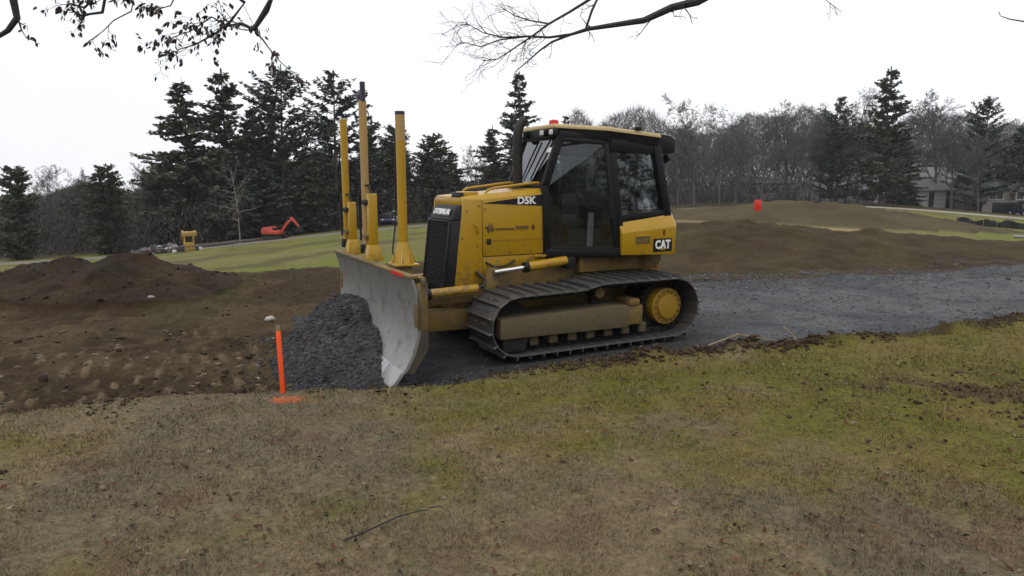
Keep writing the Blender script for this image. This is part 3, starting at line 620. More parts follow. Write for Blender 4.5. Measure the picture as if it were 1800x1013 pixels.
# doors with glass, rear quarter glass, windshield, rear glass
def pane(name, P, mat, parent): return MB().slab(P, .008).build(name, mat, parent)
for s in (1, -1):
    f = lambda p: (p[0], p[1] * s, p[2])
    df = MB(); ring = [(.30, .452, 1.17), (.325, .452, 1.945), (.115, .44, 2.52), (-.355, .70, 2.47), (-.50, .775, 1.17)]
    for a, b in zip(ring, ring[1:] + ring[:1]): df.bar(f(a), f(b), .05, .035, (0, s, 0))
    dr = df.build('door', M['cabblack'], dz, bevel=.006)
    P = [f((.285, .452, 1.19)), f((.31, .452, 1.94)), f((.11, .44, 2.50)), f((-.345, .70, 2.45)), f((-.485, .77, 1.19))]
    pane('door_glass', P, M['glass'], dr)
    hb = MB(); hb.tube([f((-.40, .765, 1.55)), f((-.40, .80, 1.56)), f((-.38, .795, 1.78)), f((-.38, .76, 1.79))], .011, 8); hb.build('door_handle', M['black'], dr, smooth=True)
    MB().bar(f((-.18, .655, 1.20)), f((-.20, .655, 1.62)), .09, .012, (0, s, 0)).build('door_step_panel', M['interior'], dr)
    pane('side_window', [f((-.50, .735, 1.56)), f((-.475, .70, 2.38)), f((-1.15, .675, 2.37)), f((-1.34, .705, 1.62))], M['glass'], dz)
pane('windshield', [(.355, -.42, 1.965), (.355, .42, 1.965), (.145, .40, 2.53), (.145, -.40, 2.53)], M['windshield'], dz)
pane('rear_window', [(-1.395, -.64, 1.62), (-1.19, -.62, 2.36), (-1.19, .62, 2.36), (-1.395, .64, 1.62)], M['glass'], dz)
MB().bar((-1.30, 0, 1.6), (-1.18, 0, 2.4), .04, .03, (1, 0, 0)).build('rear_window_divider', M['cabblack'], dz)
st = MB(); st.slab([(.215, .255, 2.36), (.215, .39, 2.36), (.192, .385, 2.42), (.192, .25, 2.42)], .003, (1, 0, .37)); st.build('inspection_sticker', M['white'], dz)
for y0, y1 in ((.02, -.12), (.30, .10)):
    wp = MB(); wp.tube([(.185, y0, 2.51), (.275, (y0 + y1) / 2, 2.28), (.36, y1, 2.02)], [.012, .011, .008], 6); wp.build('wiper', M['cabblack'], dz)
# roof
rf = MB(); plan = [(.20, -.40), (.20, .40), (.10, .47), (-.36, .755), (-1.20, .76), (-1.20, -.76), (-.36, -.755), (.10, -.47)]
rz = lambda x: 2.705 - (.2 - x) * .072
rf.loft([(x, y, rz(x) - .055) for x, y in plan], [(x * .985 - .006, y * .97, rz(x)) for x, y in plan]); M['roof_skylit'] = paint('skylit_roof_tone', (.46, .36, .17), .4, base2=(.38, .27, .09), scale=3, amt=.8); roof = rf.build('roof', M['roof_skylit'], dz, bevel=.018)  # roof colour paled from machine yellow to stand in for the sky highlight
rl = MB(); rl.loft([(x * .97, y * .95, rz(x) - .15) for x, y in plan], [(x * .98, y * .97, rz(x) - .054) for x, y in plan]); rl.build('roof_liner', M['cabblack'], roof)
ac = MB(); ac.pxz([(-1.20, 2.36), (-1.20, 2.605), (-1.40, 2.59), (-1.475, 2.54), (-1.475, 2.38), (-1.43, 2.36)], -.70, .70); aco = ac.build('rear_roof_unit', M['black'], roof, bevel=.015)
MB().pxz([(-1.21, 2.607), (-1.21, 2.615), (-1.40, 2.60), (-1.48, 2.548), (-1.475, 2.541), (-1.40, 2.592)], -.68, .68).build('roof_unit_lid', M['lens'], aco)
MB().tube([(-1.46, .52, 2.36), (-1.50, .52, 2.31), (-1.50, .46, 2.29)], [.035, .055, .05], 10).build('rear_work_lamp', M['black'], roof)
for (x, y) in ((.20, .22), (.175, .40), (.20, -.30)):
    lh = MB(); lh.box((x + .03, y, 2.60), (.07, .115, .085)); lo = lh.build('work_lamp', M['black'], roof, bevel=.012)
    MB().box((x + .068, y, 2.60), (.008, .085, .06)).build('lamp_lens', M['lens'], lo, bevel=.008)
bc = MB(); bc.tube([(.03, .12, 2.69), (.03, .12, 2.705)], .075, 16); bco = bc.build('beacon', M['black'], roof)
MB().tube([(.03, .12, 2.705), (.03, .12, 2.765), (.03, .12, 2.775)], [.066, .060, .04], 16).build('beacon_lens', M['red'], bco, smooth=True)
MB().box((-.82, .745, 2.655), (.10, .05, .05)).build('side_marker', M['black'], roof, bevel=.02)
# fuel tank boxes beside the seat
for s in (1, -1):
    f = lambda p: (p[0], p[1] * s, p[2])
    lo_ = [(-.565, .60, 1.075), (-.555, .83, 1.085), (-1.405, .83, 1.055), (-1.46, .78, 1.05), (-1.46, .45, 1.05), (-.9, .45, 1.06)]
    mid = [(-.565, .60, 1.36), (-.555, .83, 1.365), (-1.405, .83, 1.425), (-1.475, .78, 1.43), (-1.475, .45, 1.43), (-.9, .45, 1.37)]
    hi = [(-.545, .60, 1.505), (-.545, .735, 1.508), (-1.40, .735, 1.585), (-1.455, .70, 1.59), (-1.455, .45, 1.59), (-.9, .45, 1.53)]
    tk = MB(); n = 6
    V_ = [f(p) for p in lo_ + mid + hi]; tk.poly(V_, [tuple(range(n))[::-1], tuple(range(2 * n, 3 * n))] + [(k * n + i, k * n + (i + 1) % n, (k + 1) * n + (i + 1) % n, (k + 1) * n + i) for k in (0, 1) for i in range(n)])
    tko = tk.build('fuel_tank' if s > 0 else 'battery_box', M['yellow'], dz, bevel=.014)
    MB().bx(-.99, -.76, min(.828 * s, .836 * s), max(.828 * s, .836 * s), 1.22, 1.31).build('tank_recess', M['yellow_dirty'], tko, bevel=.003)
    MB().box((-.875, .84 * s, 1.318), (.23, .02, .016)).build('recess_lip', M['yellow'], tko, bevel=.004)
    if s > 0:
        MB().bx(-1.355, -1.045, .8305, .8345, 1.105, 1.275).build('logo_plate', M['decal'], tko)
        lt = place_text('lettering', 'CAT', .150, M['white'], tko, (-1.20, .8375, 1.192), (-1, 0, 0), (0, 0, 1), .84, .006)
        MB().slab([(-1.160, .8395, 1.128), (-1.240, .8395, 1.128), (-1.20, .8395, 1.178)], .002, (0, 1, 0)).build('logo_triangle', M['yellow'], tko)
        MB().bx(-1.235, -1.205, .8305, .834, 1.315, 1.385).build('red_mark', M['redmark'], tko)
rb = MB(); rb.bx(-1.50, -1.18, -.44, .44, .80, 1.60); rb.build('rear_housing', M['yellow'], dz, bevel=.02)
MB().pxz([(-1.0, 1.075), (-1.0, .86), (-1.32, .86), (-1.42, .95), (-1.42, 1.05)], -.56, .56).build('rear_guard', M['yellow_dirty'], dz, bevel=.015)
# inside the cab
seat = MB(); seat.bx(-.78, -.28, -.26, .26, 1.42, 1.56); seat.bx(-.68, -.40, -.20, .20, 1.13, 1.42); so = seat.build('seat', M['interior'], dz, bevel=.04, seg=3)
sb = MB(); sb.loft([(-.66, -.25, 1.54), (-.66, .25, 1.54), (-.80, .25, 1.54), (-.80, -.25, 1.54)], [(-.80, -.22, 2.06), (-.80, .22, 2.06), (-.93, .22, 2.06), (-.93, -.22, 2.06)]); sb.build('seat_back', M['interior'], so, bevel=.04, seg=3)
MB().box((-.88, 0, 2.16), (.11, .28, .20)).build('head_rest', M['interior'], so, bevel=.04, seg=3)
for s in (1, -1):
    MB().bx(-.62, -.20, min(.30 * s, .42 * s), max(.30 * s, .42 * s), 1.52, 1.68).build('arm_console', M['interior'], dz, bevel=.03)
    MB().tube([(-.22, .36 * s, 1.66), (-.18, .36 * s, 1.80), (-.18, .36 * s, 1.86)], [.015, .02, .032], 8).build('joystick', M['interior'], dz, smooth=True)
ds = MB(); ds.loft([(.30, -.36, 1.13), (.30, .36, 1.13), (.10, .32, 1.13), (.10, -.32, 1.13)], [(.30, -.36, 1.92), (.30, .36, 1.92), (.14, .30, 1.80), (.14, -.30, 1.80)]); ds.build('dashboard', M['interior'], dz, bevel=.02)
MB().tube([(.05, .33, 1.2), (.06, .36, 1.9), (.02, .36, 2.15), (-.05, .38, 2.2)], .014, 8).build('inner_grab_bar', M['hose'], dz, smooth=True)

# blade ---------------------------------------------------------
BW = 1.50
prof = [(2.475, 1.075), (2.43, .93), (2.405, .78), (2.402, .63), (2.425, .47), (2.47, .32), (2.54, .19), (2.575, .150)]
back = [(x - .035, z - (.0 if 0 < i < 7 else .012)) for i, (x, z) in enumerate(prof)]
bl = MB(); n = len(prof); NY = 10
sec = prof + back[::-1]; m = len(sec); Vb = []; Fb_ = []
for j in range(NY + 1):
    y = -BW + 2 * BW * j / NY
    for (x, z) in sec: Vb.append((x, y, z))
for j in range(NY):
    for i in range(m): Fb_.append((j * m + i, j * m + (i + 1) % m, (j + 1) * m + (i + 1) % m, (j + 1) * m + i))
Fb_ += [tuple(range(m)), tuple(NY * m + i for i in range(m))[::-1]]
bl.poly(Vb, Fb_); blade = bl.build('blade', M['blade'], dz, smooth=True)
MB().bx(2.40, 2.488, -BW - .004, BW + .004, 1.068, 1.098).build('blade_top_rail', M['yellow_dirty'], blade, bevel=.006)
MB().bx(2.482, 2.492, .95, 1.30, 1.064, 1.100).build('red_tape', M['red'], blade)
for y0, y1 in ((-BW - .002, -1.12), (-1.112, -.005), (.005, 1.112), (1.12, BW + .002)):
    nm = 'end_bit' if abs((y0 + y1) / 2) > 1.2 else 'cutting_edge'
    MB().pxz([(2.562, .168), (2.59, .158), (2.70, .012), (2.685, .0), (2.655, .010), (2.545, .150)], y0, y1).build(nm, M['edge'], blade, bevel=.004)
for s in (1, -1):
    MB().pxz([(x - .03, z) for x, z in prof[1:]] + [(2.46, .12), (2.30, .35), (2.30, .9), (2.38, 1.05)], *sorted((s * (BW - .03), s * (BW - .002)))).build('side_plate', M['bladeback'], blade)
for y in (-.95, -.45, .45, .95): MB().pxz([(x - .03, z) for x, z in prof[1:]] + [(2.46, .12), (2.32, .35), (2.32, .9), (2.38, 1.05)], y - .015, y + .015).build('back_rib', M['bladeback'], blade)
MB().bx(2.28, 2.40, -1.45, 1.45, .55, .70).build('back_beam', M['bladeback'], blade); MB().bx(2.32, 2.42, -1.45, 1.45, .95, 1.06).build('back_beam', M['bladeback'], blade)
# end posts at the corners with a hook
for s in (1, -1):
    ep = MB(); ep.bx(2.30, 2.41, min(s * 1.40, s * 1.50), max(s * 1.40, s * 1.50), .55, 1.02); ep.tube([(2.355, s * 1.42, 1.02), (2.355, s * 1.42, 1.06), (2.34, s * 1.49, 1.06), (2.34, s * 1.49, 1.0)], .03, 8)
    ep.build('end_post', M['yellow_dirty'], blade, bevel=.008)
# C-frame, tower, cylinders
for s in (1, -1):
    MB().loft([(1.20, .36 * s, .27), (1.20, .50 * s, .27), (1.20, .50 * s, .52), (1.20, .36 * s, .52)], [(2.14, .36 * s, .30), (2.14, .50 * s, .30), (2.14, .50 * s, .545), (2.14, .36 * s, .545)]).build('push_arm', M['yellow_dirty'], dz, bevel=.015)
    MB().loft([(1.34, .42 * s, .60), (1.34, .52 * s, .60), (1.34, .52 * s, .70), (1.34, .42 * s, .70)], [(1.95, .42 * s, .60), (1.95, .52 * s, .60), (1.95, .52 * s, .68), (1.95, .42 * s, .68)]).build('hose_guard', M['yellow_dirty'], dz, bevel=.01)
    c = MB(); c.tube([(1.34, .60 * s, .776), (1.95, .60 * s, .750)], .055, 16); cy = c.build('angle_cylinder', M['yellow'], dz, bevel=.006)
    MB().tube([(1.95, .60 * s, .750), (2.36, .66 * s, .735)], .026, 12).build('rod', M['chrome'], cy, smooth=True)
    MB().tube([(1.93, .60 * s, .751), (1.985, .60 * s, .749)], .064, 16).build('gland', M['black'], cy)
    MB().tube([(1.34, .60 * s, .776), (1.26, .60 * s, .80), (1.22, .55 * s, .86), (1.30, .47 * s, .95)], .02, 8).build('hose', M['hose'], cy, smooth=True)
    c = MB(); c.tube([(.13, .60 * s, 1.035), (.695, .60 * s, .985)], .058, 16); cy = c.build('lift_cylinder', M['yellow'], dz, bevel=.006)
    MB().tube([(.695, .60 * s, .985), (1.10, .56 * s, .945)], .027, 12).build('rod', M['chrome'], cy, smooth=True)
    MB().tube([(.67, .60 * s, .987), (.725, .60 * s, .982)], .066, 16).build('gland', M['black'], cy)
    MB().bx(.02, .14, min(.46 * s, .66 * s), max(.46 * s, .66 * s), .93, 1.08).build('cylinder_trunnion', M['black'], cy, bevel=.02)
    MB().pxz([(1.02, .86), (1.04, .99), (1.16, .99), (1.30, .52), (1.10, .50)], min(.46 * s, .54 * s), max(.46 * s, .54 * s)).build('lift_link', M['yellow_dirty'], dz, bevel=.01)
MB().bx(2.02, 2.34, -.40, .40, .30, .60).build('frame_nose', M['yellow_dirty'], dz, bevel=.02)
MB().bx(2.10, 2.34, -.14, .14, .60, .98).build('tower', M['yellow_dirty'], dz, bevel=.02)
for s in (1, -1): MB().bx(1.99, 2.06, min(.46 * s, .52 * s), max(.46 * s, .52 * s), .545, .72).build('tower_bracket', M['black'], dz)

# grade-control masts on the blade ---------------------------------------------------------
def mast_box(y, x, ztop_box, ztop, tip, wide):
    m_ = MB(); m_.box((x, y, (1.06 + ztop_box) / 2), (wide, wide * 1.05, ztop_box - 1.06)); mo = m_.build('mast_housing', M['yellow'], blade, bevel=.014)
    MB().loft([(x + a, y + b, 1.07) for a, b in ((.10, -.105), (.10, .105), (-.10, .105), (-.10, -.105))], [(x + a, y + b, 1.26) for a, b in ((wide / 2 + .012, -wide / 2 - .012), (wide / 2 + .012, wide / 2 + .012), (-wide / 2 - .012, wide / 2 + .012), (-wide / 2 - .012, -wide / 2 - .012))]).build('mast_foot', M['yellow'], mo, bevel=.01)
    xo, yo = x + .035, y - .13
    MB().tube([(xo, yo, 1.16), (xo, yo, ztop)], .046, 14).build('mast_tube', M['mastworn'] if tip else M['yellow'], mo, smooth=True)
    MB().box((x + .02, y - .08, 1.36), (.12, .20, .05)).build('mast_clamp', M['yellow_dirty'], mo, bevel=.01)
    MB().box((x + .02, y - .08, ztop_box - .10), (.12, .20, .06)).build('mast_clamp', M['black'], mo, bevel=.01)
    MB().tube([(xo, yo - .02, 1.15), (xo, yo - .02, 1.26)], .075, 12).build('mast_motor', M['black'], mo, bevel=.01)
    MB().tube([(x, y, ztop_box), (x + .02, y - .03, ztop_box + .10), (xo + .03, yo - .02, ztop_box + .09), (xo + .06, yo - .07, ztop_box - .02), (xo + .05, yo - .07, 1.30)], .014, 8).build('hose', M['hose'], mo, smooth=True)
    if tip: MB().tube([(xo, yo + .02, ztop - .01), (xo, yo + .02, ztop + tip)], .032, 12).build('mast_tip', M['mastblue'], mo, smooth=True)
mast_box(-1.10, 2.33, 1.74, 2.79, 0, .10)
mast_box(-.20, 2.33, 1.86, 2.93, .21, .108)
m3 = MB(); m3.tube([(2.28, .74, 1.14), (2.28, .74, 1.36)], [.115, .056], 18); m3o = m3.build('mast_foot', M['yellow'], blade, smooth=True)
MB().tube([(2.28, .74, 1.34), (2.28, .74, 2.42)], .050, 16).build('mast_tube', M['yellow'], m3o, smooth=True)
MB().tube([(2.28, .74, 2.42), (2.28, .74, 2.69)], .0505, 16).build('mast_collar', M['mastworn'], m3o, smooth=True)
MB().tube([(2.28, .74, 2.685), (2.28, .74, 2.72)], .052, 16).build('mast_tip', M['mastblue'], m3o)
MB().bx(2.15, 2.41, .58, .90, 1.115, 1.14).build('mast_plate', M['yellow'], m3o, bevel=.008)
MB().bx(2.22, 2.34, .62, .86, 1.0, 1.115).build('mast_bracket', M['yellow_dirty'], m3o, bevel=.01)
for k in range(6):
    a_ = k * math.pi / 3; MB().slab([(2.28 + .045 * math.cos(a_), .74 + .045 * math.sin(a_), 1.34), (2.28 + .145 * math.cos(a_), .74 + .145 * math.sin(a_), 1.142), (2.28 + .045 * math.cos(a_), .74 + .045 * math.sin(a_), 1.142)], .012).build('gusset', M['yellow'], m3o)
MB().tube([(2.33, .70, 1.15), (2.36, .62, 1.25), (2.335, .69, 1.6), (2.335, .70, 2.2), (2.32, .69, 2.5)], .009, 6).build('cable', M['hose'], m3o, smooth=True)
MB().tube([(2.28, .665, 2.52), (2.28, .69, 2.52)], .03, 10).build('mast_knob', M['black'], m3o)

CH, CP = 1.993, .153715
def ray_at(px, py, y):
    a = (px - 900) / 1200.; b = -(py - 506.5) / 1200.; c, s = math.cos(CP), math.sin(CP); d = (a, c + b * s, -s + b * c); t = y / d[1]; return d[0] * t, y, CH + d[2] * t
# ------------------------------------------------------------------ loose stones, heap of gravel, clods
def ico():
    t = (1 + 5 ** .5) / 2
    v = np.array([(-1, t, 0), (1, t, 0), (-1, -t, 0), (1, -t, 0), (0, -1, t), (0, 1, t), (0, -1, -t), (0, 1, -t), (t, 0, -1), (t, 0, 1), (-t, 0, -1), (-t, 0, 1)], float)
    v /= np.linalg.norm(v[0])
    f = np.array([(0, 11, 5), (0, 5, 1), (0, 1, 7), (0, 7, 10), (0, 10, 11), (1, 5, 9), (5, 11, 4), (11, 10, 2), (10, 7, 6), (7, 1, 8), (3, 9, 4), (3, 4, 2), (3, 2, 6), (3, 6, 8), (3, 8, 9), (4, 9, 5), (2, 4, 11), (6, 2, 10), (8, 6, 7), (9, 8, 1)])
    return v, f
ICV, ICF = ico()
def stones_mesh(name, P, S, C, flat=.65, jag=.28, rng=RNG, axis=None, elong=1.0):
    """P (n,3) centres, S (n,) radii, C (n,3) colours -> one mesh of angular stones"""
    n = len(P); v = ICV[None] * (1 + rng.uniform(-jag, jag, (n, 12, 1))); sc = rng.uniform(.7, 1.25, (n, 1, 3)); sc[..., 2] *= flat
    v = v * sc; a = rng.uniform(0, 2 * np.pi, n) if axis is None else axis + rng.normal(0, .25, n); v[..., 0] *= elong; ca, sa = np.cos(a)[:, None], np.sin(a)[:, None]; tl = rng.normal(0, .35, (n, 1))
    x, y, z = v[..., 0], v[..., 1], v[..., 2]; z, x = z + tl * x, x - tl * z
    v = np.stack([x * ca - y * sa, x * sa + y * ca, z], -1) * S[:, None, None] + P[:, None]
    f = ICF[None] + (np.arange(n) * 12)[:, None, None]
    return np_mesh(name, v.reshape(-1, 3), f.reshape(-1, 3), False, np.repeat(C, 12, 0))
def grav_cols(n, lo=(.07, .072, .08), hi=(.22, .225, .23)):
    t = RNG.beta(1.6, 3.2, n)[:, None]; c = np.array(lo) * (1 - t) + np.array(hi) * t; br = RNG.random(n) < .05; c[br] = c[br] * np.array([1.3, 1.05, .8]); return c

# heap in front of the blade: closed solid of its own
def heap_h(u, v):
    """height of the gravel roll over the ground in dozer axes"""
    vv = np.clip(v, -1.75, 1.5); crest = np.interp(v, [-2.0, -1.6, -1.2, -.6, -.2, .1, .5, .9, 1.12, 1.3], [.05, .36, .50, .60, .56, .44, .30, .13, .04, .0])
    reach = np.interp(v, [-2.0, -1.6, -1.1, -.4, .4, .9, 1.2, 1.4], [2.95, 3.12, 3.36, 3.54, 3.62, 3.58, 3.35, 2.9])
    t = np.clip((reach - u) / (reach - 2.55), 0, 1.0); p = t ** .85
    return crest * (p * (1 - .25 * (1 - t))) + .03 * t
uu, vv = np.meshgrid(np.linspace(2.38, 3.85, 90), np.linspace(-2.0, 1.45, 180), indexing='ij')
hx = T0[0] + uu * FW[0] + vv * LF[0]; hy = T0[1] + uu * FW[1] + vv * LF[1]
lump = (fbm(hx, hy, .35, 301, 4) - .5) * .16 + (fbm(hx, hy, .12, 303, 3) - .5) * .06
hh = heap_h(uu, vv) * (1 + .12 * (fbm(hx, hy, .6, 305, 3) - .5) * 2); hzz = np.where(hh > .012, hh + lump * np.clip(hh / .18, 0, 1), -.15)
base = height(hx, hy)
hc = lerp3((.030, .030, .033), (.062, .062, .066), sst(.35, .7, fbm(hx, hy, .25, 307, 4))); hc = lerp3(hc, np.broadcast_to((.115, .105, .095), hc.shape), sst(.62, .75, fbm(hx, hy, .1, 309, 3)) * .6)
n0, n1_ = uu.shape; i0, j0 = np.meshgrid(np.arange(n0 - 1), np.arange(n1_ - 1), indexing='ij')
fq = np.stack([i0 * n1_ + j0, (i0 + 1) * n1_ + j0, (i0 + 1) * n1_ + j0 + 1, i0 * n1_ + j0 + 1], -1).reshape(-1, 4)
tag(link_mesh('gravel_heap', np_mesh('gravel_heap', np.stack([hx, hy, base + hzz], -1).reshape(-1, 3), fq, True, hc.reshape(-1, 3)), M['soil']), 'dark grey gravel heap rolled up in front of the bulldozer blade', 'gravel heap')
# loose stone on the heap
n = 11000; su = RNG.uniform(2.45, 3.9, n); sv = RNG.uniform(-1.9, 1.35, n); sx = T0[0] + su * FW[0] + sv * LF[0]; sy_ = T0[1] + su * FW[1] + sv * LF[1]
hs = heap_h(su, sv); keep = (hs > .02) | (RNG.random(n) < .12); su, sv, sx, sy_, hs = su[keep], sv[keep], sx[keep], sy_[keep], hs[keep]
lum = ((fbm(sx, sy_, .35, 301, 4) - .5) * .16 + (fbm(sx, sy_, .12, 303, 3) - .5) * .06) * np.clip(hs / .18, 0, 1)
hs2 = hs * (1 + .12 * (fbm(sx, sy_, .6, 305, 3) - .5) * 2)
szs = RNG.gamma(1.5, .0048, len(sx)) + .003
tag(link_mesh('loose_heap_stones', stones_mesh('loose_heap_stones', np.stack([sx, sy_, height(sx, sy_) + hs2 + lum], -1), szs, grav_cols(len(sx), (.03, .03, .033), (.125, .124, .13)) * .8), M['stone']), 'loose crushed stones covering the gravel heap', 'stones', kind='stuff')
# crushed stone over the path
n = 60000; r = np.sqrt(RNG.uniform(5.5 ** 2, 22 ** 2, n)) ; r = 5.5 + (r - 5.5) * RNG.random(n) ** .35; a = RNG.uniform(-.62, .75, n); px, py = r * np.sin(a), r * np.cos(a)
zz, e, fe = zones(px, py); dens = np.where(np.abs(py - fe) < .9, 1.0, .22) + np.where(np.abs(py - e) < .6, .35, 0); spill = (np.abs(py - fe) < .8) & (px > 2)
keep = ((zz == 1) | spill) & (RNG.random(n) < dens); px, py = px[keep][:17000], py[keep][:17000]
szs = (RNG.gamma(2.2, .0042, len(px)) + .005) * np.clip(np.hypot(px, py) / 10, .8, 1.4)
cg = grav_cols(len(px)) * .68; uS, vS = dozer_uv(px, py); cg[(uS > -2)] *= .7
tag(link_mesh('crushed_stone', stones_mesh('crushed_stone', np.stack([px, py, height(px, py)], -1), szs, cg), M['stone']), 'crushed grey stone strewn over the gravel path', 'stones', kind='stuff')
# clods in the crawler prints and on the mound
n = 40000; px = RNG.uniform(-13, -1.0, n); py = RNG.uniform(4.2, 15, n); zz, e, fe = zones(px, py); uS, vS = dozer_uv(px, py)
prob = np.where(zz == 2, .06 + .35 * sst(.45, .6, fbm(px, py, .8, 35, 3)) * (uS > 3.2) * (py < 10.5), 0) + np.where(zz == 3, .16, 0) + np.where((zz == 2) & (py - e < .5), .5, 0)
keep = RNG.random(n) < prob * .4; px, py, zz, uS = px[keep], py[keep], zz[keep], uS[keep]
szs = RNG.gamma(1.5, .0085, len(px)) + .005; tt = RNG.beta(1.2, 2.4, len(px))[:, None]
cc = (np.array([.034, .025, .016]) * (1 - tt) + np.array([.13, .095, .068]) * tt) * .7
pal = (RNG.random(len(px)) < .20) & (zz == 2) & (py < 9.5) & (uS > 3.3); cc[pal] = np.array([.13, .10, .072]) * RNG.uniform(.7, 1.1, (pal.sum(), 1)); cc[zz == 3] *= .55
tag(link_mesh('soil_clods', stones_mesh('soil_clods', np.stack([px, py, height(px, py) + szs * .2], -1), szs, cc, .45, .42), M['stone']), 'brown clods of churned soil on the dug ground', 'clods', kind='stuff')
LP_, LS_, LC_ = [], [], []
for (v0, v1, ph, amp, tilt) in LANES:
    for k in range(17, 62):
        for q in range(6):
            LP_.append(((k - ph) * .20 + RNG.normal(0, .022), v0 + (v1 - v0) * (q + RNG.random()) / 6 - tilt * ((k - ph) * .2 - 4))); LS_.append(min(RNG.gamma(2.4, .0060) + .005, .028))
LP_ = np.array(LP_); LS_ = np.array(LS_); u_, v_ = LP_[:, 0], LP_[:, 1]; px = T0[0] + u_ * FW[0] + v_ * LF[0]; py = T0[1] + u_ * FW[1] + v_ * LF[1]; wob = fbm(px, py, 1.1, 31, 3) - .5; px = px - wob * .25 * LF[0]; py = py - wob * .25 * LF[1]
zz, e, fe = zones(px, py); keep = (zz == 2) & (fbm(px, py, .7, 35, 3) > .38) & (RNG.random(len(px)) < .45); px, py, LS_ = px[keep], py[keep], LS_[keep]
tt = RNG.beta(1.3, 1.5, len(px))[:, None]; cc = (np.array([.050, .036, .022]) * (1 - tt) + np.array([.27, .215, .16]) * tt) * .95
tag(link_mesh('tread_clods', stones_mesh('tread_clods', np.stack([px, py, height(px, py) + LS_ * .02], -1), LS_, cc, .42, .5, RNG, math.atan2(LF[1], LF[0]) + 1.0, 1.7), M['stone']), 'pale clods pressed up in rows by crawler tracks', 'clods', kind='stuff')
# sod lumps along the edge of the lawn, dirt crumbs on the lawn
n = 9000; px = RNG.uniform(-5, 8, n); e0 = np.interp(px, EDGE[:, 0], EDGE[:, 1]); py = e0 + RNG.normal(.02, .13, n); dn = sst(.42, .6, fbm(px, py * 0, .7, 401, 3)) + np.exp(-((px - 2.6) / 1.4) ** 2)
k1 = RNG.random(n) < dn * .36; px, py = px[k1], py[k1]
qx = RNG.normal(4.3, .9, 220); qy = RNG.normal(6.2, .5, 220); ox = RNG.uniform(-5, 6, 110); oy = RNG.uniform(2.6, 8, 110); ko = oy < np.interp(ox, EDGE[:, 0], EDGE[:, 1]); kq = qy < np.interp(qx, EDGE[:, 0], EDGE[:, 1])
px = np.concatenate([px, qx[kq], ox[ko]]); py = np.concatenate([py, qy[kq], oy[ko]]); szs = np.minimum(RNG.gamma(1.8, .006, len(px)) + .005, .026) * (1 + .8 * np.exp(-((px - 2.8) / 1.8) ** 2) * (np.abs(py - np.interp(px, EDGE[:, 0], EDGE[:, 1])) < .3))
tt = RNG.random((len(px), 1)) ** 2; cc = np.array([.026, .019, .012]) * (1 - tt) + np.array([.085, .058, .036]) * tt
tag(link_mesh('sod_crumbs', stones_mesh('sod_crumbs', np.stack([px, py, height(px, py) + szs * .3], -1), szs, cc, .6), M['stone']), 'dark crumbs of turned sod along the torn lawn edge', 'crumbs', kind='stuff')
# single pale stones lying on the dirt
def rock(x, y, s, c, label):
    me = stones_mesh('stone', np.array([[0, 0, 0.]]), np.array([s]), np.array([c]), .55, .22)
    o = link_mesh('stone', me, M['stone'], None, (x, y, gz(x, y) + s * .35)); tag(o, label, 'stone', 'pale stones on the dug ground')
rock(-3.62, 10.0, .075, (.42, .39, .35), 'pale stone on the dirt just beyond the top of the orange stake')
rock(-5.95, 11.1, .055, (.36, .33, .29), 'flat pale stone on the bare dirt in front of the dark soil heap')

# ------------------------------------------------------------------ lawn grass, dead leaves, twigs
n = 560000; d = 2.2 + (RNG.random(n) ** 1.5) * 8.3; lat = RNG.uniform(-.86, .90, n); gx = lat * d; gy = d
zz, e, fe = zones(gx, gy); keep = (zz == 0) & (RNG.random(n) < .85)
gx, gy = gx[keep], gy[keep]; n = len(gx); cl = sst(.3, .6, fbm(gx, gy, .25, 501, 3))
L_ = (RNG.gamma(5, .0042, n) + .006) * (.55 + .7 * cl); W_ = RNG.uniform(.0016, .0034, n) * np.clip(gy / 4, .75, 1.9); a = RNG.uniform(0, 2 * np.pi, n); lean = RNG.uniform(.3, 1.5, n)
b0 = np.stack([gx, gy, height(gx, gy) - .004], -1); dirv = np.stack([np.cos(a), np.sin(a), 0 * a], -1); side = np.stack([-np.sin(a), np.cos(a), 0 * a], -1)
tip = b0 + dirv * (L_ * np.sin(lean))[:, None] + np.array([0, 0, 1.]) * (L_ * np.cos(lean) * 1.0)[:, None]
VV = np.stack([b0 - side * W_[:, None], b0 + side * W_[:, None], tip], 1).reshape(-1, 3)
cb = lawn_col(gx, gy) * TONE[0] * 1.06; jit = RNG.uniform(.62, 1.55, (n, 1)); cb = cb * jit; dry = RNG.random(n) < .22; cb[dry] = np.array([.20, .165, .10]) * RNG.uniform(.6, 1.15, (dry.sum(), 1)); rb_ = RNG.random(n) < .05; cb[rb_] = np.array([.085, .045, .028]) * RNG.uniform(.6, 1.2, (rb_.sum(), 1))
pd = ((gx + 2.10) / .09) ** 2 + ((gy - 6.05) / .06) ** 2; pe = ((gx + 1.98) / .17) ** 2 + ((gy - 6.04) / .07) ** 2; pt = ((pd + RNG.normal(0, .8, n)) < .8) | (((pe + RNG.normal(0, 1.2, n)) < .5) & (RNG.random(n) < .45)); cb[pt] = np.array([.88, .12, .03]) * RNG.uniform(.55, 1.05, (pt.sum(), 1))
tag(link_mesh('grass', np_mesh('grass', VV, np.arange(n * 3).reshape(-1, 3), False, np.repeat(cb, 3, 0)), M['grassblade']), 'short winter grass of the foreground lawn', 'grass', kind='stuff')
n = 5200; d = 2.3 + RNG.random(n) ** 1.3 * 7; gx = RNG.uniform(-.85, .9, n) * d; gy = d; zz = zones(gx, gy)[0]; keep = (zz == 0) & (fbm(gx, gy, 1.3, 511, 3) > .42); gx, gy = gx[keep], gy[keep]; n = len(gx)
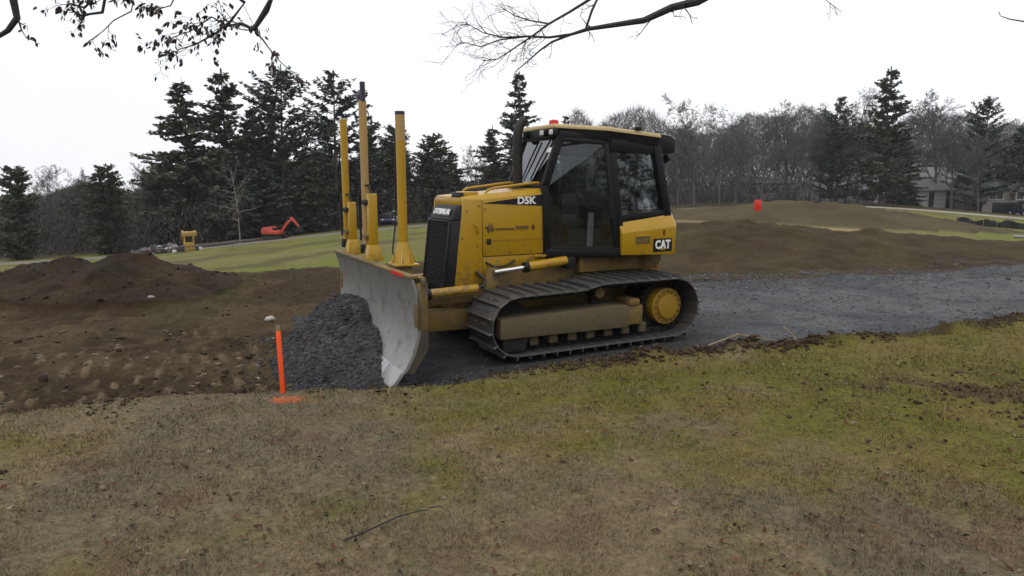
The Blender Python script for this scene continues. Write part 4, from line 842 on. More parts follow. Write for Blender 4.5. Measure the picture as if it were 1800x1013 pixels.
s_ = RNG.uniform(.008, .026, n); a = RNG.uniform(0, 2 * np.pi, n); zb = height(gx, gy) + RNG.uniform(.012, .03, n); q = np.array([(-1, 0), (-.2, .55), (1, .1), (.1, -.5)])
VV = np.stack([np.stack([gx + s_ * (np.cos(a) * p[0] - np.sin(a) * p[1]), gy + s_ * (np.sin(a) * p[0] + np.cos(a) * p[1]), zb + RNG.uniform(-.4, .8, n) * s_], -1) for p in q], 1).reshape(-1, 3)
pal = np.array([(.11, .05, .03), (.15, .085, .045), (.07, .045, .032), (.22, .17, .12), (.13, .06, .035), (.045, .032, .026)]); cb = pal[RNG.integers(0, 6, n)] * RNG.uniform(.5, .95, (n, 1))
tag(link_mesh('fallen_leaves', np_mesh('fallen_leaves', VV, np.arange(n * 4).reshape(-1, 4), False, np.repeat(cb, 4, 0)), M['litter']), 'small dead leaves and bits scattered over the lawn', 'leaves', kind='stuff')
def stick(pts, rr, label, mat='branchdark', name='fallen_twig', extra=()):
    m_ = MB(); P = [(x, y, gz(x, y) + .03 + dzz) for x, y, dzz in pts]; m_.tube(P, [rr * (1 - .6 * i / (len(P) - 1)) for i in range(len(P))], 7)
    for ex_ in extra: m_.tube([(x, y, gz(x, y) + .03 + dzz) for x, y, dzz in ex_], [rr * .5, rr * .35, rr * .2], 6)
    tag(m_.build(name, M[mat], None, smooth=True), label, 'twig', 'sticks lying on the ground')
stick([(-.93, 3.51, 0), (-.80, 3.60, .012), (-.66, 3.74, .015), (-.55, 3.80, .02), (-.50, 3.84, .01)], .0065, 'long thin dark broken twig lying on the lawn nearest the camera')
stick([(-.50, 3.87, .01), (-.43, 3.86, .02), (-.36, 3.80, .005)], .005, 'short dark twig at the tip of the long broken one')
stick([(2.35, 7.98, .04), (2.75, 8.12, .06), (3.05, 8.14, .05), (3.25, 8.18, .03)], .012, 'pale bent root lying along the torn lawn edge', 'wood', 'root')
stick([(3.38, 8.34, .16), (3.47, 8.28, .08), (3.52, 8.24, .02)], .011, 'short pale stick poking up at the end of the root', 'wood', 'stick')
# survey stake
sk = MB(); b_ = Vector((-2.155, 6.20, gz(-2.155, 6.20) - .05)); t_ = Vector(ray_at(489, 582, 6.20)); sk.bar(b_, t_, .042, .02, (0, 1, 0)); sko = sk.build('survey_stake', M['orange'], None, bevel=.002)
tag(sko, 'leaning fluorescent orange wooden survey stake at the lawn edge', 'stake')
MB().bar(t_, t_ + (t_ - b_).normalized() * .05, .036, .018, (0, 1, 0)).build('stake_top', M['wood'], sko)

# ------------------------------------------------------------------ trees
def seg_mesh(name, P0, P1, R0, R1, n):
    P0, P1 = np.asarray(P0), np.asarray(P1); R0, R1 = np.asarray(R0), np.asarray(R1); d = P1 - P0; d /= np.linalg.norm(d, axis=1, keepdims=True) + 1e-9
    up = np.where(np.abs(d[:, 2:3]) > .9, np.array([[1., 0, 0]]), np.array([[0, 0, 1.]])); x = np.cross(d, up); x /= np.linalg.norm(x, axis=1, keepdims=True); y = np.cross(d, x)
    a = np.arange(n) * 2 * np.pi / n; ring = np.cos(a)[None, :, None] * x[:, None] + np.sin(a)[None, :, None] * y[:, None]
    v = np.concatenate([P0[:, None] + ring * R0[:, None, None], P1[:, None] + ring * R1[:, None, None]], 1)
    k = np.arange(n); f = np.stack([k, (k + 1) % n, n + (k + 1) % n, n + k], -1)[None] + (np.arange(len(P0)) * 2 * n)[:, None, None]
    return v.reshape(-1, 3), f.reshape(-1, 4)
def join(parts):
    V_, F_, o = [], [], 0
    for v, f in parts:
        if len(v): V_.append(v); F_.append(f + o); o += len(v)
    return np.concatenate(V_), np.concatenate(F_)

def bare_tree(seed, H=20., spread=.5, upright=.5, trunk_r=.28, start=.25, levels=5, kids=(9, 5, 4, 4), twig_r=.026, fork=False):
    """skeleton of a leafless tree -> (trunk+limbs mesh, twig mesh); base at the origin"""
    rg = np.random.default_rng(seed); S = [[] for _ in range(levels + 1)]
    rd = random.Random(seed); gs_, un_ = rd.gauss, rd.uniform
    def nrm(a): l = math.sqrt(a[0] * a[0] + a[1] * a[1] + a[2] * a[2]) + 1e-9; return (a[0] / l, a[1] / l, a[2] / l)
    def crs(a, b): return (a[1] * b[2] - a[2] * b[1], a[2] * b[0] - a[0] * b[2], a[0] * b[1] - a[1] * b[0])
    JT = [.05, .12, .17, .2, .25, .25]; UP = [.1, .16, .12, .06, 0, 0]; STP = [7, 5, 4, 2, 2, 1]
    def grow(p, d, L, r, lv):
        steps = STP[lv]; pts = [p]; rs = [r]; j = JT[lv]; l = L / steps
        for k in range(steps):
            d = nrm((d[0] + gs_(0, j), d[1] + gs_(0, j), d[2] + gs_(0, j) + upright * UP[lv])); q = (p[0] + d[0] * l, p[1] + d[1] * l, p[2] + d[2] * l)
            rn = max(r * (1 - (k + 1) / steps * (.72 if lv else .65)), twig_r * .5); S[lv].append((p, q, rs[-1], rn)); pts.append(q); rs.append(rn); p = q
        if lv >= levels: return
        nk = max(2, int(gs_(kids[min(lv, len(kids) - 1)], 1)))
        for i in range(nk):
            t = (start + (1 - start) * (i + rd.random()) / nk) if lv == 0 else .22 + .78 * (i + rd.random()) / nk
            fi = min(t * steps, steps - 1e-3); k = int(fi); g = fi - k; A_, B_ = pts[k], pts[k + 1]; q = (A_[0] + (B_[0] - A_[0]) * g, A_[1] + (B_[1] - A_[1]) * g, A_[2] + (B_[2] - A_[2]) * g)
            bd = nrm((B_[0] - A_[0], B_[1] - A_[1], B_[2] - A_[2])); az_ = un_(0, 6.283) if lv else i * 2.4 + gs_(0, .4); ref = nrm(crs(bd, (.31, .2, .93))); oth = crs(bd, ref)
            ang = gs_(spread + (.25 if lv else .15), .14); c1, s1 = math.cos(ang), math.sin(ang); ca, sa = math.cos(az_) * s1, math.sin(az_) * s1
            nd = (bd[0] * c1 + ref[0] * ca + oth[0] * sa, bd[1] * c1 + ref[1] * ca + oth[1] * sa, bd[2] * c1 + ref[2] * ca + oth[2] * sa)
            if nd[2] < -.1: nd = (nd[0], nd[1], nd[2] * .4)
            nl = L * (un_(.42, .62) * (1.08 - .45 * t if lv == 0 else 1.05 - .35 * t)) if lv < 4 else L * un_(.4, .7)
            grow(q, nrm(nd), nl, max(rs[k] * (.62 if lv < 2 else .6), twig_r), lv + 1)
    grow((0., 0., -.3), (0., 0., 1.), H * .86, trunk_r, 0)
    def mk(lv, n): A = S[lv]; return seg_mesh('', [a[0] for a in A], [a[1] for a in A], [a[2] for a in A], [a[3] for a in A], n) if A else (np.zeros((0, 3)), np.zeros((0, 4), int))
    tr = join([mk(0, 8), mk(1, 5), mk(2, 4)]); tw = join([mk(l, 3) for l in range(3, levels + 1)])
    zmax = max(tr[0][:, 2].max(), tw[0][:, 2].max()); k = H / zmax
    return np_mesh('trunk', tr[0] * k, tr[1], True), np_mesh('crown', tw[0] * k, tw[1], False)

def conifer(seed, H=20., rad=4.0, base=.12, whorl=.55, per=6, dens=10, droop=.15, shape='cone', spray=.42, upturn=.0, gap=0.0, lw=.16):
    """trunk + branches mesh, needle spray mesh"""
    rg = np.random.default_rng(seed); anch = []
    bz = [base * H]
    zs = np.arange(base * H, H * .985, whorl)
    bend = rg.normal(0, .012, 2)
    tr_p = [(bend[0] * z * z / H, bend[1] * z * z / H, z) for z in np.linspace(-.3, H, 10)]
    seg = [(np.array(tr_p[i]), np.array(tr_p[i + 1]), .020 * H * (1 - .93 * i / 9) * .75, .020 * H * (1 - .93 * (i + 1) / 9) * .75) for i in range(9)]
    bseg = []
    for z in zs:
        t = (z - base * H) / (H * (1 - base))
        if shape == 'cone': Lr = rad * min(1, (1 - t) / .62) ** .9
        elif shape == 'round': Lr = rad * math.sqrt(max(0.02, 1 - (t * 1.02 - .25) ** 2 / .62)) if t > .25 else rad * (.72 + .28 * t / .25)
        elif shape == 'column': Lr = rad * (1 - t ** 2.2) * (.7 + .3 * min(1, t * 4))
        else: Lr = rad * min(1, (1 - t) / .5) ** .75
        if gap and rg.random() < gap: Lr *= rg.uniform(.25, .6)
        for k in range(max(3, int(rg.normal(per, 1)))):
            L = Lr * rg.uniform(.62, 1.12) + .12; a = rg.uniform(0, 2 * np.pi); o = np.array([bend[0] * z * z / H, bend[1] * z * z / H, z + rg.normal(0, whorl * .22)])
            dz_ = -droop + upturn * t + rg.normal(0, .07); dr = np.array([math.cos(a), math.sin(a), 0])
            ns = max(2, int(L * dens / 2.2)); prev = o
            for s in range(1, ns + 1):
                f = s / ns; p = o + dr * L * f + np.array([0, 0, L * (dz_ * f + (.10 + upturn * .35) * f * f)])
                if s == ns or s % 3 == 0: bseg.append((prev, p, .012 * L * (1 - f * .8) + .01, .012 * L * (1 - f) + .008)); prev = p
                if f >= .18: anch.append((p[0], p[1], p[2], dr[0], dr[1], f))
    anch = np.repeat(np.array(anch), 9, 0); na_ = len(anch); p = anch[:, :3]; f = anch[:, 5:6]
    sd = rg.normal(0, 1, (na_, 3)) * [1, 1, .45]; sd[:, :2] += anch[:, 3:5] * .8; sd /= np.linalg.norm(sd, axis=1, keepdims=True); ln = spray * rg.uniform(.55, 1.25, (na_, 1)) * (1.15 - .45 * f)
    wv = np.cross(sd, np.stack([rg.normal(0, .5, na_), rg.normal(0, .5, na_), np.ones(na_)], -1)); wv /= np.linalg.norm(wv, axis=1, keepdims=True) + 1e-9; w = ln * lw * 2.2 * rg.uniform(.7, 1.3, (na_, 1))
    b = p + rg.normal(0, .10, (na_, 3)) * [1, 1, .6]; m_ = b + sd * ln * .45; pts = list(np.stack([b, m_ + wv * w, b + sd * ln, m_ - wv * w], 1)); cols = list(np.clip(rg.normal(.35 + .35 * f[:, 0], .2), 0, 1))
    for i in range(5):      # leader
        pts.append((np.array([bend[0] * H, bend[1] * H, H - .8 + i * .18]), np.array([bend[0] * H + .12, bend[1] * H, H - .5 + i * .18]), np.array([bend[0] * H, bend[1] * H, H - .25 + i * .18]), np.array([bend[0] * H - .12, bend[1] * H + .05, H - .5 + i * .18]))); cols.append(.6)
    A = seg; t1 = seg_mesh('', [a[0] for a in A], [a[1] for a in A], [a[2] for a in A], [a[3] for a in A], 7); A = bseg; t2 = seg_mesh('', [a[0] for a in A], [a[1] for a in A], [a[2] for a in A], [a[3] for a in A], 3)
    tv = join([t1, t2]); P = np.array(pts).reshape(-1, 3); c = np.repeat(np.array(cols), 4)
    return np_mesh('trunk', tv[0], tv[1], True), np_mesh('crown', P, np.arange(len(P)).reshape(-1, 4), False, np.repeat(c[:, None], 3, 1))

SPEC = {}
def spec(name, meshes, bark, leaf, H): meshes[0].materials.append(M[bark]); meshes[1].materials.append(M[leaf]); SPEC[name] = (meshes[0], meshes[1], H)
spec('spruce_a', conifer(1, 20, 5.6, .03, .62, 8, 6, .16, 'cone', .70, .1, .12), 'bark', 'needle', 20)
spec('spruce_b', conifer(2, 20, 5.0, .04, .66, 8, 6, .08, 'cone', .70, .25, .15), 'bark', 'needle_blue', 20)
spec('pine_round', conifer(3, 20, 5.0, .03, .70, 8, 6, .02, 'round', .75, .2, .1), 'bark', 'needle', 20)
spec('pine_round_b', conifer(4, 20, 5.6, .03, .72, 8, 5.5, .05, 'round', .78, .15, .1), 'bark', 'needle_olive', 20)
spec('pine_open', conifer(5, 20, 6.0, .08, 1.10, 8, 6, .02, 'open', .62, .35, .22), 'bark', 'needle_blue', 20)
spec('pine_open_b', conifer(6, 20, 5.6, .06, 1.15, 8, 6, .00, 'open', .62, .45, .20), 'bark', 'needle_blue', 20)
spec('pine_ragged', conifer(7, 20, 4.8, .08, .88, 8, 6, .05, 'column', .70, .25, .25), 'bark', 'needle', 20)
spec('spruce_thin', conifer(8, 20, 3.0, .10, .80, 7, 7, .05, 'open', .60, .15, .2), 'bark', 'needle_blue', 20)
spec('bare_a', bare_tree(11, 20, .42, .55, .30, .28, 5, (12, 7, 5, 5)), 'barkgrey', 'twig', 20)
spec('bare_b', bare_tree(12, 20, .55, .38, .34, .22, 5, (12, 7, 5, 5)), 'barkgrey', 'twig', 20)
spec('bare_c', bare_tree(13, 20, .34, .7, .24, .30, 5, (13, 7, 5, 4)), 'barkgrey', 'twig', 20)
spec('bare_d', bare_tree(14, 20, .50, .45, .28, .18, 5, (13, 6, 5, 5)), 'barkgrey', 'twig', 20)
spec('dead_pole', bare_tree(15, 20, .9, .0, .20, .30, 3, (16, 4, 3)), 'barkpale', 'barkpale', 20)
def tree(kind, name, px, y, top, label, group, wide=1.0, rot=None):
    """px: direction as seen in the photograph, y: distance, top: how high its tip stands; the tree is then a tree of its own size there"""
    x, _, zt = ray_at(px, top, y); zb = gz(x, y); H = zt - zb; tm, cm, h0 = SPEC[kind]
    r = empty(name, (x, y, zb - .1), random.uniform(0, 6.28) if rot is None else rot); s = H / h0; r.scale = (s * wide, s * wide, s)
    link_mesh('trunk', tm, None, r); link_mesh('crown', cm, None, r); tag(r, label, 'tree', group); return r
GL, GR = 'trees along the left edge of the site', 'trees beyond the banks on the right'
tree('pine_round', 'pine_tree', 18, 56, 293, 'dark rounded pine at the far left edge of the photo', GL, .95)
tree('bare_c', 'bare_tree', 92, 74, 286, 'pale leafless tree between the two rounded dark pines at left', GL, 1.0)
tree('bare_a', 'bare_tree', 128, 80, 292, 'leafless tree just left of the second rounded pine', GL, .8)
tree('pine_round_b', 'pine_tree', 184, 58, 289, 'second dark rounded pine from the left edge', GL, .9)
tree('bare_c', 'bare_tree', 246, 80, 284, 'leafless tree between rounded pine and the tallest spruce group', GL, .9)
tree('spruce_a', 'spruce_tree', 322, 70, 138, 'broad tall spruce with feathery left side, left of the clumpy pine', GL, 1.15)
tree('pine_ragged', 'pine_tree', 388, 72, 124, 'tall pine with clumpy rounded top beside the broad spruce', GL, 1.15)
tree('spruce_b', 'spruce_tree', 440, 76, 190, 'spruce filling the gap behind the clumpy topped pine', GL, 1.1)
tree('dead_pole', 'bare_tree', 412, 58, 262, 'thin pale bare trunk standing in front of the dark spruces', GL, .8)
tree('pine_open', 'pine_tree', 487, 74, 116, 'tall open layered pine with sky showing between its boughs', GL, 1.15)
tree('pine_open_b', 'pine_tree', 583, 76, 126, 'open layered pine just left of the bulldozer masts', GL, 1.2)
tree('spruce_a', 'spruce_tree', 535, 70, 262, 'lower dark spruce between the two open layered pines', GL, 1.3)
tree('spruce_b', 'spruce_tree', 455, 66, 290, 'low dark spruce standing behind the orange excavator', GL, 1.7)
tree('pine_round', 'pine_tree', 275, 72, 306, 'short dense evergreen at the left foot of the broad spruce', GL, 1.0)
tree('pine_ragged', 'pine_tree', 648, 82, 200, 'dark pine seen between the bulldozer masts', GL, 1.1)
tree('pine_round', 'pine_tree', 690, 84, 222, 'dark pine directly behind the nearest bulldozer mast', GL, .9)
tree('spruce_b', 'spruce_tree', 618, 78, 290, 'low dark evergreen behind the two far masts', GL, 1.6)
tree('pine_round_b', 'pine_tree', 762, 80, 236, 'broad dark pine above the bulldozer radiator', GL, 1.0)
tree('bare_b', 'bare_tree', 828, 120, 250, 'faint leafless tree in the notch left of the exhaust stack', GL, .9)
tree('spruce_a', 'spruce_tree', 868, 96, 222, 'dark evergreen directly left of the exhaust stack', GL, 1.3)
tree('spruce_thin', 'spruce_tree', 919, 92, 130, 'tall slim spruce rising above the exhaust stack', GL, 1.15)
tree('pine_round', 'pine_tree', 905, 98, 262, 'dense evergreen behind the bulldozer hood and exhaust', GL, 1.3)
tree('spruce_thin', 'spruce_tree', 999, 115, 203, 'small spruce tip just above the front of the cab roof', GL, 1.0)
tree('pine_round', 'pine_tree', 1005, 100, 262, 'dark evergreen seen through the bulldozer cab', GL, 1.4)
tree('bare_b', 'bare_tree', 1228, 92, 163, 'big leafless tree with spreading limbs right of the cab', GR, .95)
tree('bare_a', 'bare_tree', 1140, 112, 206, 'leafless tree behind the rear corner of the cab roof', GR, 1.0)
tree('bare_c', 'bare_tree', 1085, 118, 214, 'leafless tree above the middle of the cab roof', GR, 1.0)
tree('bare_d', 'bare_tree', 1300, 108, 182, 'leafless tree directly above the orange marker', GR, .95)
tree('bare_a', 'bare_tree', 1390, 104, 174, 'tall vase shaped leafless tree right of the orange marker', GR, 1.1)
tree('bare_c', 'bare_tree', 1432, 112, 182, 'narrow leafless tree left of the dark pine pair', GR, 1.0)
tree('bare_b', 'bare_tree', 1502, 100, 148, 'tall leafless tree leaning over the left side of the big pine', GR, .8)
tree('pine_open_b', 'pine_tree', 1482, 98, 172, 'dark layered pine left of the tall leafless tree and big pine', GR, .95)
tree('pine_ragged', 'pine_tree', 1566, 90, 120, 'tallest dark pine on the right with a pointed dense crown', GR, 1.05)
tree('spruce_a', 'spruce_tree', 1596, 100, 236, 'lower dark evergreen at the right foot of the tallest pine', GR, 1.1)
tree('bare_a', 'bare_tree', 1662, 104, 153, 'wide fan shaped leafless tree left of the forked layered pine', GR, 1.05)
tree('pine_open', 'pine_tree', 1738, 98, 168, 'open forked pine with layered boughs near the right edge', GR, .9)
tree('spruce_b', 'spruce_tree', 1797, 100, 222, 'evergreen cut by the right edge of the photo', GR, 1.1)
tree('bare_d', 'bare_tree', 1712, 112, 235, 'leafless tree behind the middle house', GR, .9)
for i in range(22):      # rear ranks of the wood: nothing tells them apart
    px = 1040 + i * 36 + random.uniform(-10, 10); tree(random.choice(['bare_a', 'bare_b', 'bare_c', 'bare_d']), 'bare_tree', px, random.uniform(116, 150), random.uniform(200, 250), 'grey leafless tree in the rear ranks of the wood on the right', 'rear ranks of the wood on the right', random.uniform(.9, 1.3))
for i in range(14):
    px = -30 + i * 68 + random.uniform(-12, 12); tree(random.choice(['spruce_a', 'pine_round', 'pine_round_b', 'spruce_b']), 'evergreen_tree', px, random.uniform(80, 98), random.uniform(300, 345) if i < 5 else random.uniform(235, 320), 'dark evergreen in the rear rank of the wood on the left', 'rear rank of the wood on the left', random.uniform(1.3, 1.8))
lbs = ['leafless tree just right of the cab, left of the big spreading one', 'slim leafless tree left of the orange marker', 'slim leafless tree right above the orange marker', 'leafless tree between marker and long low house', 'slim leafless tree at the left end of the long low house', 'leafless tree before the middle of the long low house', 'leafless tree at the right end of the long low house', 'slim leafless tree between the tallest pine and the garage house', 'leafless tree between the garage house and the taupe house', 'leafless tree left of the right edge house, below the forked pine']
for px, y, tp, lb, kd in zip((1196, 1272, 1345, 1415, 1452, 1470, 1520, 1586, 1686, 1733), (97, 100, 99, 98, 101, 103, 101, 99, 97, 93), (205, 200, 205, 198, 190, 215, 195, 215, 205, 235), lbs, 'abcdabcdac'):
    tree('bare_' + kd, 'bare_tree', px, y, tp, lb, GR, .9)
def wood_mass(name, px0, px1, y0, y1, top0, top1, n, label, mat, seed, ln=(.5, 1.6), w=(.02, .06), flat=.4, pw=1.5):
    rg = np.random.default_rng(seed); ys = rg.uniform(y0, y1, n); pxs = rg.uniform(px0, px1, n); xs = (pxs - 900) / 1200 * ys * 1.0; zb = height(xs, ys, False); tn = top0 + (top1 - top0) * fbm(pxs, pxs * 0, 60, seed, 4); zt = CH - (tn - 320.6) / 1200 * ys
    zz_ = zb + (zt - zb) * rg.random(n) ** pw; d = rg.normal(0, 1, (n, 3)); d[:, 2] = np.abs(d[:, 2]) * 1.2 + flat; d /= np.linalg.norm(d, axis=1, keepdims=True); sd = np.cross(d, rg.normal(0, 1, (n, 3))); sd /= np.linalg.norm(sd, axis=1, keepdims=True)
    b = np.stack([xs, ys, zz_], -1); wv = rg.uniform(*w, (n, 1)); P = np.stack([b - sd * wv, b + sd * wv, b + d * rg.uniform(*ln, (n, 1))], 1).reshape(-1, 3)
    tag(link_mesh(name, np_mesh(name, P, np.arange(n * 3).reshape(-1, 3), False, np.repeat(np.repeat(rg.random(n), 3)[:, None], 3, 1)), M[mat]), label, 'wood', kind='stuff')
wood_mass('distant_wood', 1000, 2200, 122, 160, 270, 172, 170000, 'grey mass of far leafless wood on the right', 'brush', 71, (.8, 2.4), (.02, .055), .5, 1.25)
wood_mass('distant_wood', -700, 258, 78, 105, 400, 285, 80000, 'dark mass of far evergreen wood at the left edge', 'needle', 72, (.5, 1.1), (.06, .17), -.2, 1.0)
wood_mass('distant_wood', 258, 720, 86, 110, 370, 215, 40000, 'dark mass of far evergreen wood behind the tall spruces and pines', 'needle', 73, (.5, 1.1), (.06, .18), -.2, 1.2)
wood_mass('distant_wood', 720, 1040, 100, 120, 380, 240, 14000, 'dark mass of far evergreen wood behind the bulldozer hood', 'needle', 74, (.5, 1.3), (.10, .28), -.2, 1.2)
rg = np.random.default_rng(75); P_ = []; C_ = []      # the grove the two overhanging trees belong to; it is mirrored in the cab glass
for cx_, cy_ in [(-22, -14), (-16, -18), (-9, -20), (-3, -21), (3, -20), (8, -19), (13, -16), (17, -13), (21, -10), (25, -7.5), (28, -5), (31, -2.5), (34, 0), (37, 3), (40, 6), (24, -14), (30, -9), (10, -23)]:
    Hh = rg.uniform(7, 13); n_ = 1600
    zf = rg.random(n_) ** 1.1; ra = (1 - zf) ** .7 * rg.uniform(2.2, 3.6) * np.sqrt(rg.random(n_)); aa = rg.uniform(0, 6.283, n_); b = np.stack([cx_ + ra * np.cos(aa), cy_ + ra * np.sin(aa), .4 + zf * Hh], -1)
    d = rg.normal(0, 1, (n_, 3)); d /= np.linalg.norm(d, axis=1, keepdims=True); sd = np.cross(d, rg.normal(0, 1, (n_, 3))); sd /= np.linalg.norm(sd, axis=1, keepdims=True); P_.append(np.stack([b - sd * .12, b + sd * .12, b + d * .6], 1).reshape(-1, 3)); C_.append(np.repeat(rg.random(n_), 3))
P_ = np.concatenate(P_); C_ = np.concatenate(C_)
tag(link_mesh('distant_wood', np_mesh('distant_wood', P_, np.arange(len(P_)).reshape(-1, 3), False, np.repeat(C_[:, None], 3, 1)), M['needle']), 'dark evergreen grove behind the viewpoint, mirrored in the cab glass', 'wood', kind='stuff')
# brush below the trees: twigs and leaf scraps in one uncountable mass
def brush(name, spots, label, mat, hmin, hmax, nper, seed):
    rg = np.random.default_rng(seed); P = []; C_ = []
    for (px, y) in spots:
        x0 = ray_at(px, 400, y)[0]
        xs = x0 + rg.normal(0, 2.0, nper); ys = y + rg.normal(0, 1.6, nper); hh_ = rg.uniform(hmin, hmax) ; zs_ = height(xs, ys) + rg.random(nper) ** 1.3 * hh_
        ln = rg.uniform(.3, .9, nper); dirs = rg.normal(0, 1, (nper, 3)); dirs[:, 2] = np.abs(dirs[:, 2]) * 1.4 + .3; dirs /= np.linalg.norm(dirs, axis=1, keepdims=True); sd = np.cross(dirs, rg.normal(0, 1, (nper, 3))); sd /= np.linalg.norm(sd, axis=1, keepdims=True)
        b = np.stack([xs, ys, zs_], -1); w = rg.uniform(.02, .07, (nper, 1)); P.append(np.stack([b - sd * w, b + sd * w, b + dirs * ln[:, None]], 1).reshape(-1, 3)); C_.append(np.repeat(rg.random(nper), 3))
    P = np.concatenate(P); c = np.concatenate(C_)
    tag(link_mesh(name, np_mesh(name, P, np.arange(len(P)).reshape(-1, 3), False, np.repeat(c[:, None], 3, 1)), M[mat]), label, 'brush', kind='stuff')
brush('undergrowth', [(-480 + i * 24, 62 + (i % 5) * 4 + max(0, i - 31) * .8) for i in range(63)], 'dark tangled undergrowth below the trees on the left', 'brushdark', 1.5, 5.0, 700, 61)
brush('undergrowth', [(1030 + i * 17, 112 + (i % 4) * 6) for i in range(52)], 'grey tangled undergrowth below the leafless trees on the right', 'brush', 1.2, 5.5, 700, 62)

# ------------------------------------------------------------------ far roads
def strip(name, pts, w, c, label=None):
    """road sheet laid a little above the ground along world points"""
    P = [Vector((x, y)) for x, y in pts]; V_ = []; cs = []
    dense = []
    for a, b in zip(P[:-1], P[1:]):
        for k in range(12): dense.append(a.lerp(b, k / 12))
    dense.append(P[-1]); nn = 7
    for i, p in enumerate(dense):
        d = (dense[min(i + 1, len(dense) - 1)] - dense[max(i - 1, 0)]).normalized(); nrm = Vector((-d.y, d.x))
        for k in range(nn): q = p + nrm * w * (k / (nn - 1) - .5); V_.append((q.x, q.y, .06 if 0 < k < nn - 1 else -.05)); cs.append(c)
    F_ = [(i * nn + k, (i + 1) * nn + k, (i + 1) * nn + k + 1, i * nn + k + 1) for i in range(len(dense) - 1) for k in range(nn - 1)]
    V_ = np.array(V_); V_[:, 2] += height(V_[:, 0], V_[:, 1]); tag(link_mesh(name, np_mesh(name, V_, np.array(F_), True, np.array(cs)), M['soil']), kind='structure')
strip('road', [(38, 86), (48, 85), (58, 82), (70, 76), (84, 68)], 3.2, (.30, .28, .26))
strip('gravel_track', [(-40, 49), (-28, 54), (-20.5, 59.5), (-14.5, 61), (-8, 62), (0, 64)], 3.4, (.165, .155, .14))

# ------------------------------------------------------------------ houses
M['siding'] = paint('grey_siding', (.30, .28, .27), .8, base2=(.24, .22, .21), scale=.6, amt=.8)
M['siding_pale'] = paint('pale_siding', (.46, .44, .43), .8, base2=(.38, .36, .35), scale=.6, amt=.8)
M['siding_brown'] = paint('taupe_siding', (.28, .25, .235), .8, base2=(.22, .20, .185), scale=.6, amt=.8)
M['shingle'] = paint('grey_shingles', (.13, .132, .136), .9, base2=(.095, .097, .10), scale=2, amt=.8)
M['shingle_green'] = paint('green_grey_shingles', (.13, .148, .144), .9, base2=(.10, .112, .110), scale=2, amt=.8)
M['trim'] = paint('white_trim', (.55, .54, .53), .6)
M['winglass'] = paint('dark_window', (.02, .022, .026), .15)
M['garage'] = paint('garage_door', (.42, .41, .40), .6, base2=(.36, .35, .34), scale=3, amt=.6)
def window(o, x, z, w, h, y=-.06):
    f_ = MB(); t = .08
    f_.bx(x - w / 2 - t, x + w / 2 + t, y, y + .05, z - t, z); f_.bx(x - w / 2 - t, x + w / 2 + t, y, y + .05, z + h, z + h + t)
    f_.bx(x - w / 2 - t, x - w / 2, y, y + .05, z, z + h); f_.bx(x + w / 2, x + w / 2 + t, y, y + .05, z, z + h); f_.bx(x - .025, x + .025, y, y + .04, z, z + h)
    fo = f_.build('window', M['trim'], o); MB().bx(x - w / 2, x + w / 2, y + .035, y + .06, z, z + h).build('pane', M['winglass'], fo)
def house(name, px, y, w, d, h, rh, label, wall, roofm, rz=0, wins=(), garages=(), doors=(), gable='x', chimney=None, sink=.3, posts=()):
    x = ray_at(px, 370, y)[0]; r = empty(name, (x, y, gz(x, y) - sink), R(rz)); r.scale = (1.22,) * 3 if px > 1580 else (1,) * 3; tag(r, label, 'house', 'houses behind the trees on the right')
    MB().bx(-w / 2, w / 2, 0, d, 0, h).build('wall', M[wall], r)
    ov = .45
    if gable == 'x':   # ridge along x
        rf_ = MB(); P = [(-ov, h - .12), (d / 2, h + rh), (d + ov, h - .12), (d + ov, h + .06), (d / 2, h + rh + .2), (-ov, h + .06)]; rf_.pyz(P, -w / 2 - ov, w / 2 + ov); ro = rf_.build('roof', M[roofm], r)
        for s in (-1, 1): MB().pyz([(0, h), (d / 2, h + rh - .05), (d, h)], *sorted((s * (w / 2 - .15), s * (w / 2 - .01)))).build('gable_wall', M[wall], r)
    else:
        rf_ = MB(); P = [(-w / 2 - ov, h - .12), (0, h + rh), (w / 2 + ov, h - .12), (w / 2 + ov, h + .06), (0, h + rh + .2), (-w / 2 - ov, h + .06)]; rf_.pxz(P, -ov, d + ov); ro = rf_.build('roof', M[roofm], r)
        MB().pxz([(-w / 2, h), (0, h + rh - .05), (w / 2, h)], .0, .15).build('gable_wall', M[wall], r)
    if chimney: MB().bx(chimney - .35, chimney + .35, d / 2 - .9, d / 2 - .2, h + rh * .5, h + rh + 1.0).build('chimney', M['siding_brown'], ro)
    for a in wins: window(r, *a)
    for (gx_, gw, gh) in garages:
        go = MB().bx(gx_ - gw / 2, gx_ + gw / 2, -.05, .0, 0, gh).build('garage_door', M['garage'], r)
        for k in range(1, 4): MB().bx(gx_ - gw / 2, gx_ + gw / 2, -.06, -.045, gh * k / 4 - .02, gh * k / 4 + .02).build('panel_joint', M['siding_brown'], go)
    for (dx_, dw, dh) in doors: MB().bx(dx_ - dw / 2, dx_ + dw / 2, -.05, .0, 0, dh).build('dark_opening' if dw > 1.2 else 'door', M['winglass'], r)
    for p in posts: MB().bx(p - .12, p + .12, -.5, -.26, 0, h - .1).build('porch_post', M['trim'], r)
    return r
house('house', 1628, 102, 6.0, 6, 2.1, 1.5, 'low grey roofed house with pale garage doors between dark openings', 'siding_pale', 'shingle', 4, garages=((-.6, 1.5, 2.0), (1.5, 1.4, 2.0)), doors=((-1.9, .9, 2.0), (.5, .7, 2.0), (2.75, .7, 2.0)), sink=.2)
house('house', 1648, 114, 6.5, 8, 4.0, 1.6, 'tall pale house rising behind the low house with garage doors', 'siding_pale', 'shingle', 0, wins=((-2.1, 2.4, 1.0, 1.1), (0, 2.4, 1.0, 1.1), (2.1, 2.4, 1.0, 1.1)), chimney=-2.0)
